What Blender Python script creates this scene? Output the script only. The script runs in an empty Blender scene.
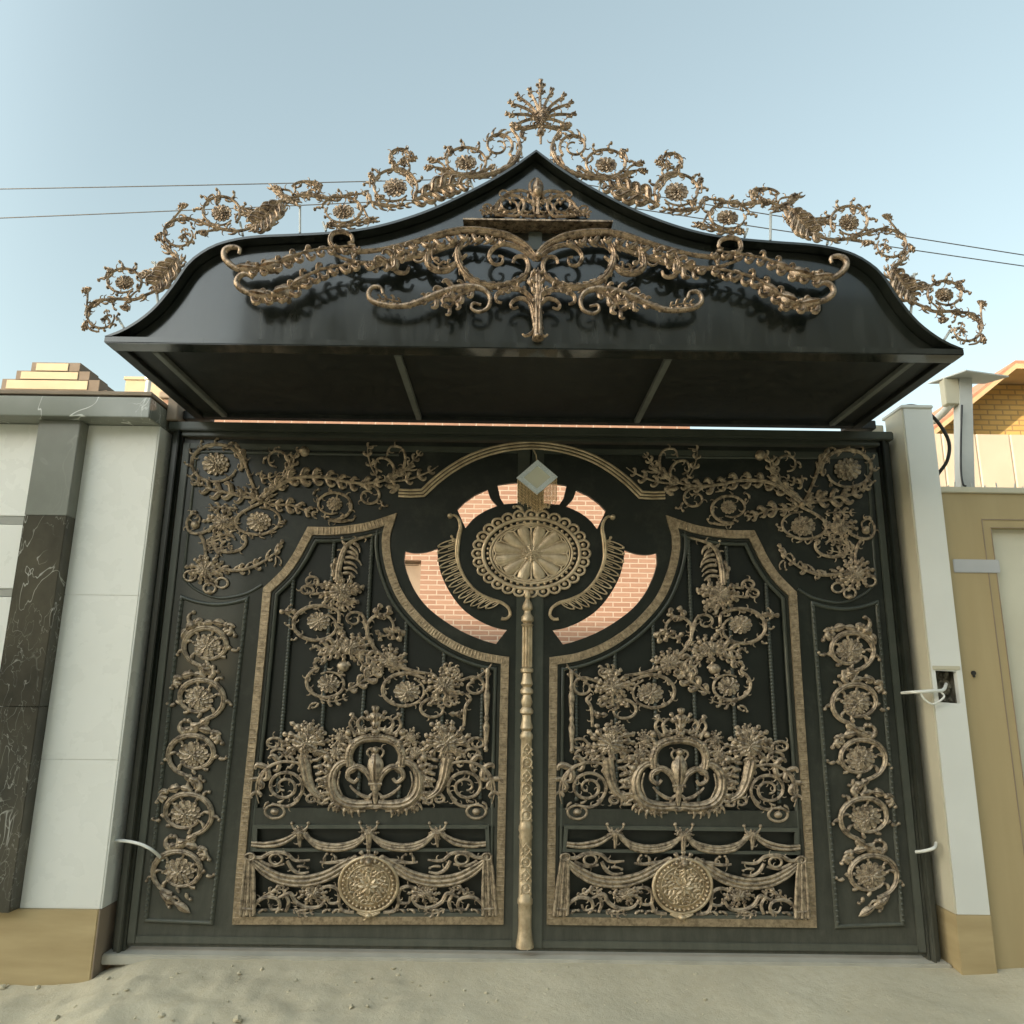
import bpy, bmesh, math, random
from math import sin, cos, pi, radians as R, sqrt, atan2, tan
from mathutils import Vector as V, Matrix
from mathutils.geometry import tessellate_polygon
random.seed(7)
SC = bpy.context.scene
COL = SC.collection

# ------------------------------------------------------------------ camera (solved from the gate's rectangle)
CAM = V((-.1078, -4.137, 1.354)); FPX = 750.0
def axes(yaw, pitch, roll):
    f = V((sin(yaw)*cos(pitch), cos(yaw)*cos(pitch), sin(pitch)))
    r = V((cos(yaw), -sin(yaw), 0)); u = r.cross(f)
    return r*cos(roll)+u*sin(roll), u*cos(roll)-r*sin(roll), f
CR, CU, CF = axes(.0035, .2205, .0132)
def ray(x, y): return CF + CR*((x-512)/FPX) - CU*((y-512)/FPX)
def P(x, y, Y):                                     # photo measure -> point on the vertical plane at depth Y
    d = ray(x, y); return CAM + d*((Y-CAM.y)/d.y)
def PZ(x, y, z):                                    # ... or on the level at height z
    d = ray(x, y); return CAM + d*((z-CAM.z)/d.z)
cd = bpy.data.cameras.new('camera'); co = bpy.data.objects.new('camera', cd); COL.objects.link(co)
m = Matrix((CR, CU, -CF)).transposed().to_4x4(); m.translation = CAM
co.matrix_world = m; cd.sensor_width = 36; cd.lens = FPX/1024*36; cd.clip_start = .05; cd.clip_end = 3000
SC.camera = co
XC = .012                                           # the gate's centre line

# ------------------------------------------------------------------ materials
def nt(name):
    m = bpy.data.materials.new(name); m.use_nodes = True
    t = m.node_tree; b = t.nodes['Principled BSDF']
    return m, t, b
def N(t, typ, **kw):
    n = t.nodes.new(typ)
    for k, v in kw.items():
        if k in n.inputs: n.inputs[k].default_value = v
        else: setattr(n, k, v)
    return n
def coords(t, scale=1, kind='Object', vec=None):
    c = N(t, 'ShaderNodeTexCoord'); mp = N(t, 'ShaderNodeMapping')
    s = (scale,)*3 if not isinstance(scale, tuple) else scale
    mp.inputs['Scale'].default_value = s
    t.links.new(c.outputs[kind], mp.inputs['Vector']); return mp.outputs['Vector']
def ramp(t, fac, stops):
    r = N(t, 'ShaderNodeValToRGB'); e = r.color_ramp.elements
    while len(e) < len(stops): e.new(.5)
    for el, (p, c) in zip(e, stops):
        el.position = p; el.color = (*c, 1) if len(c) == 3 else c
    t.links.new(fac, r.inputs['Fac']); return r.outputs['Color']
def noise(t, vec, scale, detail=5, rough=.55, dist=0):
    n = N(t, 'ShaderNodeTexNoise', Scale=scale, Detail=detail, Roughness=rough, Distortion=dist)
    t.links.new(vec, n.inputs['Vector']); return n.outputs['Fac']
def bump(t, b, h, strength=.2, dist=.01):
    n = N(t, 'ShaderNodeBump', Strength=strength, Distance=dist)
    t.links.new(h, n.inputs['Height']); t.links.new(n.outputs['Normal'], b.inputs['Normal'])
def mixc(t, fac, a, b):
    n = N(t, 'ShaderNodeMix', data_type='RGBA')
    for k, v in ((0, fac), (6, a), (7, b)):
        if hasattr(v, 'links'): t.links.new(v, n.inputs[k])
        elif isinstance(v, (int, float)): n.inputs[k].default_value = v
        else: n.inputs[k].default_value = (*v, 1)
    return n.outputs[2]
def mathn(t, op, a, b=0.0, c=None):
    n = N(t, 'ShaderNodeMath', operation=op)
    for i, v in enumerate((a, b) if c is None else (a, b, c)):
        if hasattr(v, 'links'): t.links.new(v, n.inputs[i])
        else: n.inputs[i].default_value = v
    return n.outputs[0]
def simple(name, c1, c2, scale=8, rough=.6, metal=0, bmp=.1, spec=.5, rr=.15, sc=(1, 1, 1)):
    m, t, b = nt(name); v = coords(t, sc)
    f = noise(t, v, scale, 6)
    t.links.new(ramp(t, f, [(.3, c1), (.7, c2)]), b.inputs['Base Color'])
    g = noise(t, v, scale*3.1, 4)
    t.links.new(mathn(t, 'MULTIPLY_ADD', g, rr*2, rough-rr), b.inputs['Roughness'])
    b.inputs['Metallic'].default_value = metal; b.inputs['Specular IOR Level'].default_value = spec
    if bmp: bump(t, b, noise(t, v, scale*9, 4), bmp, .004)
    return m
def paint(name, base, rough, dusty, coat=.6, wav=.0):
    m, t, b = nt(name); v = coords(t)
    f = noise(t, v, 3.5, 6, .6)
    col = ramp(t, f, [(.3, tuple(c*.8 for c in base)), (.7, tuple(c*1.25 for c in base))])
    if dusty:                                       # dry road dust that settled on the lower part
        sx = N(t, 'ShaderNodeSeparateXYZ'); t.links.new(coords(t), sx.inputs[0])
        z = mathn(t, 'MULTIPLY_ADD', sx.outputs['Z'], -.5, 1.0)
        n2 = noise(t, coords(t, (9, 9, 2.2)), 2.2, 8, .7)
        d = mathn(t, 'MULTIPLY', mathn(t, 'POWER', mathn(t, 'MAXIMUM', z, 0.0), 2.2), mathn(t, 'MULTIPLY', n2, dusty))
        n3 = mathn(t, 'MULTIPLY', ramp_f(t, noise(t, v, 6, 8, .75), .5, .8), dusty*.25)
        d = mathn(t, 'MINIMUM', mathn(t, 'ADD', d, n3), .9)
        col = mixc(t, d, col, (.15, .145, .11))
        t.links.new(mathn(t, 'MULTIPLY_ADD', d, .6, rough), b.inputs['Roughness'])
        t.links.new(mathn(t, 'MULTIPLY_ADD', d, -coat, coat), b.inputs['Coat Weight'])
    else:
        st = noise(t, coords(t, (7, 7, .8)), 2.4, 7, .7); dm = mathn(t, 'MULTIPLY', ramp_f(t, st, .48, .8), .22)      # rain streaks and a film of dust
        col = mixc(t, dm, col, (.13, .125, .10))
        t.links.new(mathn(t, 'MULTIPLY_ADD', st, .30, rough-.10), b.inputs['Roughness'])
        b.inputs['Coat Weight'].default_value = coat
    b.inputs['Coat Roughness'].default_value = .07; b.inputs['Specular IOR Level'].default_value = .38 if dusty else .5
    t.links.new(col, b.inputs['Base Color'])
    h = noise(t, coords(t, (1, 1, 1)), 2.2, 2)
    bump(t, b, h, .12, .01)
    return m
def ramp_f(t, fac, lo, hi):
    n = N(t, 'ShaderNodeMapRange'); n.inputs[1].default_value = lo; n.inputs[2].default_value = hi
    t.links.new(fac, n.inputs[0]); return n.outputs[0]
def gold(name, dark, light, metal=.5, rough=.45, sc=38):
    m, t, b = nt(name); v = coords(t)
    f = noise(t, v, sc, 6, .65)
    t.links.new(ramp(t, f, [(.36, dark), (.56, light), (.72, tuple(c*1.3 for c in light))]), b.inputs['Base Color'])
    t.links.new(mathn(t, 'MULTIPLY_ADD', noise(t, v, 60, 4), .35, rough-.17), b.inputs['Roughness'])
    b.inputs['Metallic'].default_value = metal
    bump(t, b, noise(t, v, 190, 4, .6), .45, .004)
    return m
def brickmat(name, a, b_, mortar, bw, bh, mort=.012, rough=.85):
    m, t, b = nt(name)
    g = N(t, 'ShaderNodeTexCoord'); sx = N(t, 'ShaderNodeSeparateXYZ'); cx = N(t, 'ShaderNodeCombineXYZ')
    t.links.new(g.outputs['Object'], sx.inputs[0])
    t.links.new(mathn(t, 'ADD', sx.outputs['X'], sx.outputs['Y']), cx.inputs['X']); t.links.new(sx.outputs['Z'], cx.inputs['Y'])
    br = N(t, 'ShaderNodeTexBrick', Scale=1.0)
    br.inputs['Brick Width'].default_value = bw; br.inputs['Row Height'].default_value = bh
    br.inputs['Mortar Size'].default_value = mort; br.inputs['Mortar Smooth'].default_value = .3
    br.inputs['Color1'].default_value = (*a, 1); br.inputs['Color2'].default_value = (*b_, 1); br.inputs['Mortar'].default_value = (*mortar, 1)
    br.inputs['Bias'].default_value = 0
    t.links.new(cx.outputs[0], br.inputs['Vector'])
    n = noise(t, coords(t), 14, 6, .6)
    c = mixc(t, mathn(t, 'MULTIPLY', n, .35), br.outputs['Color'], tuple(.6*x for x in a))
    t.links.new(c, b.inputs['Base Color']); b.inputs['Roughness'].default_value = rough
    bump(t, b, mathn(t, 'MULTIPLY_ADD', br.outputs['Fac'], -1.0, mathn(t, 'MULTIPLY', n, .3)), .5, .01)
    return m
def marble(name, base, base2, vein, vs=2.2, amount=.5, rough=.12):
    m, t, b = nt(name); v = coords(t, (1.0, 1.0, .75))
    f = noise(t, v, 3, 6, .6)
    col = ramp(t, f, [(.3, base), (.7, base2)])
    n = N(t, 'ShaderNodeTexNoise', Scale=vs, Detail=3, Roughness=.5, Distortion=1.1); t.links.new(v, n.inputs['Vector'])
    d = mathn(t, 'ABSOLUTE', mathn(t, 'SUBTRACT', n.outputs['Fac'], .5))
    k = mathn(t, 'MULTIPLY', ramp_f(t, d, .007, .0), ramp_f(t, noise(t, v, 2.7, 3), .47, .6))
    col = mixc(t, mathn(t, 'MULTIPLY', k, amount), col, vein)
    n2 = N(t, 'ShaderNodeTexNoise', Scale=vs*2.6, Detail=3, Roughness=.5, Distortion=.9); t.links.new(coords(t, (1.3, 1, .6)), n2.inputs['Vector'])
    k2 = mathn(t, 'MULTIPLY', ramp_f(t, mathn(t, 'ABSOLUTE', mathn(t, 'SUBTRACT', n2.outputs['Fac'], .5)), .009, .0), ramp_f(t, noise(t, v, 2.1, 3), .5, .62))
    col = mixc(t, mathn(t, 'MULTIPLY', k2, amount*.6), col, vein)
    t.links.new(col, b.inputs['Base Color'])
    t.links.new(mathn(t, 'MULTIPLY_ADD', noise(t, v, 9, 3), .12, rough-.05), b.inputs['Roughness'])
    return m

M = {}
M['paint'] = paint('black green gate paint', (.009, .0115, .008), .34, .85, .10)
M['recess'] = paint('black gate sheet', (.007, .009, .006), .42, .22, .05)
M['mould'] = paint('dark green moulding', (.040, .045, .034), .38, .9, .15)
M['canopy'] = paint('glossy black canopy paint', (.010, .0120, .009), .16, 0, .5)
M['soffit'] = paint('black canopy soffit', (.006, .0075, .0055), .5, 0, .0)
M['gold'] = gold('antique gold casting', (.115, .086, .058), (.40, .315, .215), .40, .40)
M['goldc'] = gold('polished antique bronze casting', (.085, .056, .036), (.39, .28, .185), .65, .30)
M['brass'] = gold('brass medallion', (.36, .27, .165), (.54, .425, .275), .5, .40, 16)
M['medal'] = gold('pale gilt medallion', (.40, .305, .195), (.56, .445, .30), .45, .38, 12)
M['fringe'] = gold('gold bead', (.58, .42, .22), (.85, .66, .40), .4, .35, 60)  # bead colour boosted: sunlight from behind is put into it
M['border'] = gold('brass border strip', (.20, .15, .092), (.36, .275, .175), .5, .45, 45)
M['white'] = simple('white stone slab', (.69, .685, .63), (.725, .72, .67), 2.2, .28, 0, .03)
M['whitepost'] = simple('white painted post', (.65, .645, .595), (.71, .705, .655), 2.5, .5, 0, .05)
M['cream'] = simple('cream stone edge', (.50, .46, .34), (.58, .53, .40), 3, .5, 0, .05)
M['tan'] = simple('tan travertine', (.36, .27, .135), (.46, .355, .19), 2.0, .5, 0, .08, sc=(1, 1, 7))
M['tangate'] = simple('tan painted sheet', (.36, .275, .14), (.43, .335, .18), 1.6, .42, 0, .03, sc=(3, 1, .4))
M['creamgate'] = simple('cream painted panel', (.56, .52, .40), (.64, .60, .47), 2.0, .4, 0, .02)
M['marble'] = marble('grey green marble', (.16, .17, .14), (.215, .225, .19), (.85, .85, .8), 3.2, .8)
M['marblesky'] = marble('marble with painted sky reflection', (.155, .16, .135), (.205, .21, .18), (.45, .45, .41), 1.6, .12, .2)
M['marbledark'] = marble('dark brown marble', (.030, .028, .022), (.085, .075, .052), (.62, .61, .55), 4.2, .55)
M['grout'] = simple('grey band', (.24, .24, .21), (.30, .30, .26), 6, .5)
M['brick'] = brickmat('pink facing brick', (.30, .165, .108), (.36, .215, .145), (.47, .36, .275), .25, .070, .010)
M['ybrick'] = brickmat('yellow brick', (.56, .335, .10), (.64, .40, .13), (.34, .22, .09), .24, .085, .014)
M['stoneblock'] = simple('warm parapet stone', (.335, .27, .175), (.385, .315, .205), 1.2, .8)
M['coping'] = simple('brown coping', (.23, .175, .125), (.30, .235, .17), 3, .8)
M['beam'] = simple('grey painted tube', (.10, .105, .09), (.14, .145, .125), 6, .5)
M['copingshade'] = simple('brown coping with painted side shade', (.115, .085, .06), (.15, .115, .085), 3, .85)
M['pink'] = simple('pale painted sheet', (.47, .38, .28), (.53, .44, .33), 1.5, .5, 0, .02)
M['dirt'] = None
M['concrete'] = simple('pale concrete', (.36, .335, .27), (.47, .44, .36), 6, .85, 0, .25)
M['black'] = simple('black rubber', (.015, .014, .013), (.03, .028, .026), 9, .5)
M['cable'] = simple('white cable', (.62, .61, .55), (.72, .71, .65), 9, .45)
M['hole'] = simple('rough mortar', (.10, .09, .065), (.26, .235, .17), 22, .9, 0, .6)
M['grey'] = simple('grey plate', (.40, .40, .40), (.46, .46, .46), 4, .6)
M['steel'] = simple('galvanised steel', (.45, .45, .42), (.56, .56, .52), 5, .5, .15)
M['roof'] = simple('terracotta roof', (.34, .15, .09), (.45, .22, .13), 6, .8)
M['soffitw'] = simple('tan roof boards', (.46, .31, .16), (.56, .39, .21), 3, .7)
M['wood'] = simple('weathered pole', (.16, .13, .10), (.24, .20, .15), 6, .85)
M['plaster'] = simple('unseen house plaster', (.30, .27, .22), (.40, .36, .30), 1.5, .85)
M['mirror'], _t, _b = nt('mirror glass'); _b.inputs['Metallic'].default_value = .25; _b.inputs['Roughness'].default_value = .25; _b.inputs['Base Color'].default_value = (.78, .76, .62, 1)
bump(_t, _b, noise(_t, coords(_t), 30, 3), .15, .003)
M['crystal'] = simple('glittering silver trim', (.60, .68, .74), (.88, .93, .97), 150, .3, .1, .8)
M['glass'], _t, _b = nt('window glass'); _b.inputs['Base Color'].default_value = (.05, .06, .065, 1); _b.inputs['Roughness'].default_value = .06
_t.links.new(ramp(_t, noise(_t, coords(_t), 1.3, 2), [(.3, (.03, .035, .04)), (.7, (.07, .08, .085))]), _b.inputs['Base Color'])

def dirtmat():
    m, t, b = nt('dry sandy dirt'); v = coords(t)
    a = noise(t, v, 1.1, 8, .65); s = noise(t, v, 17, 8, .7); g = noise(t, v, 95, 4, .7)
    c = ramp(t, a, [(.3, (.45, .395, .28)), (.55, (.52, .46, .33)), (.75, (.58, .52, .385))])
    c = mixc(t, mathn(t, 'MULTIPLY', ramp_f(t, s, .45, .72), .5), c, (.43, .36, .235))
    c = mixc(t, mathn(t, 'MULTIPLY', ramp_f(t, g, .55, .75), .45), c, (.64, .56, .42))
    t.links.new(c, b.inputs['Base Color']); b.inputs['Roughness'].default_value = .95; b.inputs['Specular IOR Level'].default_value = .2
    bump(t, b, mathn(t, 'MULTIPLY_ADD', s, 1.0, mathn(t, 'MULTIPLY', g, .3)), .5, .015)
    return m
M['dirt'] = dirtmat()

# ------------------------------------------------------------------ object helpers
def tag(o, label=None, cat=None, group=None, kind=None):
    for k, v in (('label', label), ('category', cat), ('group', group), ('kind', kind)):
        if v: o[k] = v
    return o
def mesh(name, vs, fs, mat, parent=None, smooth=False, recalc=True, flip=False):
    me = bpy.data.meshes.new(name); me.from_pydata([tuple(v) for v in vs], [], fs)
    if recalc:
        bm = bmesh.new(); bm.from_mesh(me); bmesh.ops.recalc_face_normals(bm, faces=bm.faces); bm.to_mesh(me); bm.free()
    if smooth:
        me.polygons.foreach_set('use_smooth', [True]*len(me.polygons)); me.set_sharp_from_angle(angle=R(48))
    if mat: me.materials.append(mat)
    o = bpy.data.objects.new(name, me); COL.objects.link(o)
    if parent: o.parent = parent; o.matrix_parent_inverse = Matrix.Translation(-parent.location)
    return o
def empty(name, loc=(0, 0, 0)):
    o = bpy.data.objects.new(name, None); COL.objects.link(o); o.location = loc; o.empty_display_size = .1; return o
class MB:
    def __init__(s): s.v = []; s.f = []
    def add(s, vs, fs):
        n = len(s.v); s.v += [V(p) for p in vs]; s.f += [[i+n for i in f] for f in fs]
    def box(s, x0, x1, y0, y1, z0, z1, bev=0):
        bm = bmesh.new(); bmesh.ops.create_cube(bm, size=1)
        for p in bm.verts: p.co = V(((x0+x1)/2+p.co.x*(x1-x0), (y0+y1)/2+p.co.y*(y1-y0), (z0+z1)/2+p.co.z*(z1-z0)))
        if bev: bmesh.ops.bevel(bm, geom=bm.edges[:], offset=bev, segments=2, affect='EDGES')
        bm.verts.index_update(); s.add([p.co.copy() for p in bm.verts], [[q.index for q in f.verts] for f in bm.faces]); bm.free(); return s
    def prism(s, poly, axis, a0, a1):               # poly of 2-D points swept along an axis
        def mk(p, a): return (p[0], a, p[1]) if axis == 'y' else (a, p[0], p[1]) if axis == 'x' else (p[0], p[1], a)
        n = len(poly); s.add([mk(p, a0) for p in poly]+[mk(p, a1) for p in poly],
              [[i, (i+1) % n, n+(i+1) % n, n+i] for i in range(n)]+[list(range(n)), list(range(2*n-1, n-1, -1))]); return s
    def tube(s, pts, r, k=8):
        pts = [V(p) for p in pts]; rings = []
        for i, p in enumerate(pts):
            t = (pts[min(i+1, len(pts)-1)]-pts[max(i-1, 0)]).normalized()
            a = t.orthogonal().normalized() if i == 0 else (prev-t*prev.dot(t)).normalized()
            prev = a; b = t.cross(a); rr = r[i] if isinstance(r, (list, tuple)) else r
            rings.append([p+a*rr*cos(2*pi*j/k)+b*rr*sin(2*pi*j/k) for j in range(k)])
        vs = [q for g in rings for q in g]; n = len(rings)
        fs = [[i*k+j, i*k+(j+1) % k, (i+1)*k+(j+1) % k, (i+1)*k+j] for i in range(n-1) for j in range(k)]
        fs += [list(range(k)), list(range((n-1)*k, n*k))]; s.add(vs, fs); return s
    def lathe(s, c, prof, k=20, flute=0, n_fl=12):  # prof: (radius, z)
        vs = []
        for r, z in prof:
            for j in range(k):
                a = 2*pi*j/k; vs.append((c[0]+r*cos(a), c[1]+r*sin(a), z))
        n = len(prof); fs = [[i*k+j, i*k+(j+1) % k, (i+1)*k+(j+1) % k, (i+1)*k+j] for i in range(n-1) for j in range(k)]
        fs += [list(range(k)), list(range((n-1)*k, n*k))]; s.add(vs, fs); return s
    def build(s, name, mat, parent=None, smooth=False): return mesh(name, s.v, s.f, M[mat] if isinstance(mat, str) else mat, parent, smooth)

def smooth_pts(pts, step):                          # Catmull-Rom
    out = []; n = len(pts)
    for i in range(n-1):
        p0, p1, p2, p3 = pts[max(i-1, 0)], pts[i], pts[i+1], pts[min(i+2, n-1)]
        k = max(2, int(sqrt((p2[0]-p1[0])**2+(p2[1]-p1[1])**2)/step))
        for j in range(k):
            t = j/k; a, b, c, d = -.5*t+t*t-.5*t**3, 1-2.5*t*t+1.5*t**3, .5*t+2*t*t-1.5*t**3, -.5*t*t+.5*t**3
            out.append((a*p0[0]+b*p1[0]+c*p2[0]+d*p3[0], a*p0[1]+b*p1[1]+c*p2[1]+d*p3[1]))
    out.append(tuple(pts[-1])); return out
def lerp_list(w, t):
    if not isinstance(w, (list, tuple)): return w
    x = t*(len(w)-1); i = min(int(x), len(w)-2); return w[i]+(w[i+1]-w[i])*(x-i)
PROF = {'stem': ([-1, -.74, -.32, 0, .32, .74, 1], [0, .70, 1, .66, 1, .70, 0]),
        'round': ([-1, -.75, -.35, 0, .35, .75, 1], [0, .66, .94, 1, .94, .66, 0]),
        'leaf': ([-1, -.62, -.2, 0, .2, .62, 1], [.10, .78, 1, .58, 1, .78, .10]),
        'petal': ([-1, -.78, 0, .78, 1], [.30, 1, .50, 1, .30]),
        'flat': ([-1, -.96, .96, 1], [0, 1, 1, 0]),
        'triple': ([-1, -.95, -.55, -.42, -.22, .22, .42, .55, .95, 1], [0, .75, .75, .2, 1, 1, .2, .75, .75, 0])}
SKEW = False                                        # the right leaf hangs slightly out of true
def mirrored(p):
    dx = XC-p.x; q = V((2*XC-p.x, p.y, p.z))
    if SKEW: q.x += -.028+.017*p.z; q.z += .012*dx
    return q
class Orn:
    """Cast relief drawn on a vertical plane: strokes, leaves and roses measured on the photograph, given real thickness."""
    def __init__(s, Y, zoom=(0, 0, 1), mir=False, step=1.6, back=.006):
        s.Y = Y; s.ox, s.oy, s.k = zoom; s.mir = mir; s.v = []; s.f = []; s.roses = []; s.step = step; s.back = back; s.auto = 7.0; s.ws = 1.0
    def m(s, x, y, h):
        p = P(s.ox+x/s.k, s.oy+y/s.k, s.Y); p.y -= h
        return mirrored(p) if s.mir else p
    def put(s, vs, fs):
        n = len(s.v); s.v += vs; s.f += [[i+n for i in f] for f in fs]
    def sweep(s, pts, w, h=.018, prof='stem', hb=None, raw=False, lob=0, env=None, closed=False, wm=1.0, rise=0, auto=True):
        hb = s.back if hb is None else hb
        q = pts if raw else smooth_pts(pts, s.step*s.k if not lob else min(s.step*s.k, 1e9))
        if lob and not raw:                         # enough samples for each lobe
            L = sum(sqrt((q[i+1][0]-q[i][0])**2+(q[i+1][1]-q[i][1])**2) for i in range(len(q)-1))
            q = smooth_pts(pts, max(.35*s.k, min(s.step*s.k, L/(lob*6))))
        n = len(q); S, H = PROF[prof]; k = len(S); vs = []; fs = []
        if prof in ('stem', 'round') and not raw: wm = (1.08 if prof == 'stem' else 1)*s.ws
        wmax = max(w) if isinstance(w, (list, tuple)) else w
        for i, (x, y) in enumerate(q):
            if closed: a, b = q[i-1], q[(i+1) % n]
            else: a, b = q[max(i-1, 0)], q[min(i+1, n-1)]
            t = i/max(1, n-1)
            if raw:
                d1 = V((x-a[0], y-a[1])); d2 = V((b[0]-x, b[1]-y))
                d1 = d1.normalized() if d1.length > 1e-6 else d2.normalized(); d2 = d2.normalized() if d2.length > 1e-6 else d1
                tx, ty = (d1+d2).normalized(); mit = 1/max(.35, sqrt(max(0, (1+d1.dot(d2))/2)))
            else:
                l = sqrt((b[0]-a[0])**2+(b[1]-a[1])**2) or 1; tx, ty = (b[0]-a[0])/l, (b[1]-a[1])/l; mit = 1
            nx, ny = -ty, tx; ww = lerp_list(w, t)*.5*wm
            if env == 'leaf': ww *= max(.04, sin(pi*min(1, .10+.90*t))**.65)
            elif env == 'petal': ww *= max(.05, sin(pi*min(.93, .12+.80*t))**.6)
            fw = 0
            if lob:
                fr = (t*lob) % 1; ww *= .34+.66*sin(pi*fr**.75); fw = ww*.75
            hh = h*(.45+.55*min(1, ww/(wmax*.5*wm+1e-9)))
            hq = hb
            if prof in ('stem', 'leaf', 'round', 'petal'):          # relief never steeper than a real casting
                lim = (1.15 if prof == 'round' else .85)*ww/s.k*.0048
                if hh > lim: hq = hb+(hh-lim)*.45; hh = lim
            ww *= mit
            for so, ho in zip(S, H):
                vs.append(s.m(x+nx*ww*so+tx*fw*abs(so), y+ny*ww*so+ty*fw*abs(so), hq+hh*ho+rise*t))
        for i in range(n if closed else n-1):
            j = (i+1) % n
            for c in range(k): fs.append([i*k+c, i*k+(c+1) % k, j*k+(c+1) % k, j*k+c])
        if not closed: fs += [list(range(k)), list(range((n-1)*k, n*k))]
        s.put(vs, fs)
        if s.auto and auto and prof == 'stem' and not raw and not closed:   # small curled sprouts along every stem
            acc = 0; side = 1; gap = s.auto*s.k
            for i in range(2, n-3):
                acc += sqrt((q[i][0]-q[i-1][0])**2+(q[i][1]-q[i-1][1])**2)
                if acc > gap:
                    acc = random.uniform(-.25, .25)*gap; a = math.degrees(atan2(q[i+1][1]-q[i-1][1], q[i+1][0]-q[i-1][0])); ww = lerp_list(w, i/n)
                    s.comma(q[i][0], q[i][1], a+side*random.uniform(18, 34), s.auto*s.k*random.uniform(.95, 1.3), max(1.25*s.k, ww*.36), side*random.uniform(1.7, 2.6), h*.75, False, hb, 'leaf')
                    side = -side
        return q
    def dome(s, x, y, rx, ry=None, h=.02, hb=None, k=12, rings=3):
        ry = ry or rx; hb = s.back if hb is None else hb; vs = []; fs = []
        for i in range(rings):
            a = i/rings*pi/2
            for j in range(k): vs.append(s.m(x+rx*cos(a)*cos(2*pi*j/k), y+ry*cos(a)*sin(2*pi*j/k), hb+h*sin(a)))
        vs.append(s.m(x, y, hb+h))
        for i in range(rings-1):
            for j in range(k): fs.append([i*k+j, i*k+(j+1) % k, (i+1)*k+(j+1) % k, (i+1)*k+j])
        for j in range(k): fs.append([(rings-1)*k+j, (rings-1)*k+(j+1) % k, rings*k])
        fs.append(list(range(k))); s.put(vs, fs)
    def ring(s, x, y, rx, ry, w, h=.014, prof='round', hb=None, n=40):
        s.sweep([(x+rx*cos(2*pi*i/n), y+ry*sin(2*pi*i/n)) for i in range(n)], w, h, prof, hb, raw=True, closed=True)
    def comma(s, x, y, ang, L, w, curl=1.6, h=.014, ball=True, hb=None, prof='round'):
        pts = []; a = R(ang); n = 7; cx, cy = x, y
        for i in range(n):
            pts.append((cx, cy)); a += curl/n*(1+i*.12); cx += cos(a)*L/n; cy += sin(a)*L/n
        s.sweep(pts, [w*1.0, w*1.25, w*.8, w*.45], h, prof, hb)
        if ball: s.dome(pts[-1][0], pts[-1][1], w*.6, h=h*1.05, hb=hb, k=8, rings=2)
    def spiral(s, cx, cy, rx, ry, a0, turns, w, end=.3, h=.018, prof='stem', lead=()):
        n = max(10, int(abs(turns)*18)); a0 = R(a0); pts = list(lead)
        for i in range(n+1):
            t = i/n; r = 1+(end-1)*t**1.15; a = a0+turns*2*pi*t
            pts.append((cx+rx*r*cos(a), cy+ry*r*sin(a)))
        s.sweep(pts, w, h, prof); return pts
    def fronds(s, pts, n, L, w, lean=55, curl=1.4, side=0, h=.013, t0=.05, t1=.95, hb=None):
        q = smooth_pts(pts, s.k*1.0); m_ = len(q)
        for i in range(n):
            t = t0+(t1-t0)*i/max(1, n-1); j = min(m_-2, int(t*(m_-1)))
            a = math.degrees(atan2(q[j+1][1]-q[j][1], q[j+1][0]-q[j][0]))
            for sd in ((1, -1) if side == 0 else (side,)):
                jit = random.uniform(.85, 1.15)
                s.comma(q[j][0], q[j][1], a+sd*lean, L*1.35*jit*lerp_list([.8, 1.1, .7], t), w*1.1, curl*sd*-.62, h, False, hb)
    def leaf(s, pts, w, h=.02, lob=5, hb=None):
        if lob >= 5: lob = max(4, int(lob*.8))
        if lob < 4: return s.sweep(pts, w, h, 'leaf', hb, lob=lob, env='leaf')
        q = smooth_pts(pts, s.k*.8); m_ = len(q); hb_ = s.back if hb is None else hb   # acanthus: curled leaflets on a ribbed spine
        SPC = sum((V(q[i+1])-V(q[i])).length for i in range(m_-1))/lob
        for i in range(lob):
            t = .02+.93*(i+.3)/lob; j = min(m_-2, int(t*(m_-1)))
            a = atan2(q[j+1][1]-q[j][1], q[j+1][0]-q[j][0]); e = max(.35, sin(pi*min(1, .14+.84*t))**.6)
            for sd in (1, -1):
                L = lerp_list(w, t)*.62*e*random.uniform(.85, 1.15); b = a+sd*random.uniform(.40, .60); p = []; x, y = q[j]; n = 6; tw = (.28, .24, .05, -.35, -.75, -.8, -.8)
                for k_ in range(n+1):
                    p.append((x, y)); b += sd*tw[k_]; x += cos(b)*L*1.5/n; y += sin(b)*L*1.5/n
                lw = min(L*.52, SPC*.88); s.sweep(p, [lw*.8, lw*1.15, lw, lw*.45], h*.75, 'leaf', hb_, rise=h*.35)
        s.sweep(pts, [.20*lerp_list(w, 0), .22*lerp_list(w, .4), .08*lerp_list(w, 1)], h*1.05, 'stem', hb_, auto=False)
    def lobes(s, pts, n, L, w, side, h=.03, t0=.1, t1=.95):   # hooked acanthus lobes along one side of a stem
        q = smooth_pts(pts, s.k*.8); m_ = len(q); tw = (.34, .26, .05, -.45, -.85, -.9, -.9)
        for i in range(n):
            t = t0+(t1-t0)*i/max(1, n-1); j = min(m_-2, int(t*(m_-1))); b = atan2(q[j+1][1]-q[j][1], q[j+1][0]-q[j][0])+side*random.uniform(.35, .6)
            l_ = L*random.uniform(.85, 1.15)*lerp_list([1, 1.1, .75], t); p = []; x, y = q[j]
            for k_ in range(7): p.append((x, y)); b += side*tw[k_]; x += cos(b)*l_*1.5/6; y += sin(b)*l_*1.5/6
            s.sweep(p, [w*.7, w*1.05, w*1.15, w*.6], h, 'leaf', None, rise=h*.4); s.dome(p[-1][0], p[-1][1], w*.30, h=h*.6, hb=h*.5, k=7, rings=2)
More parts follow.
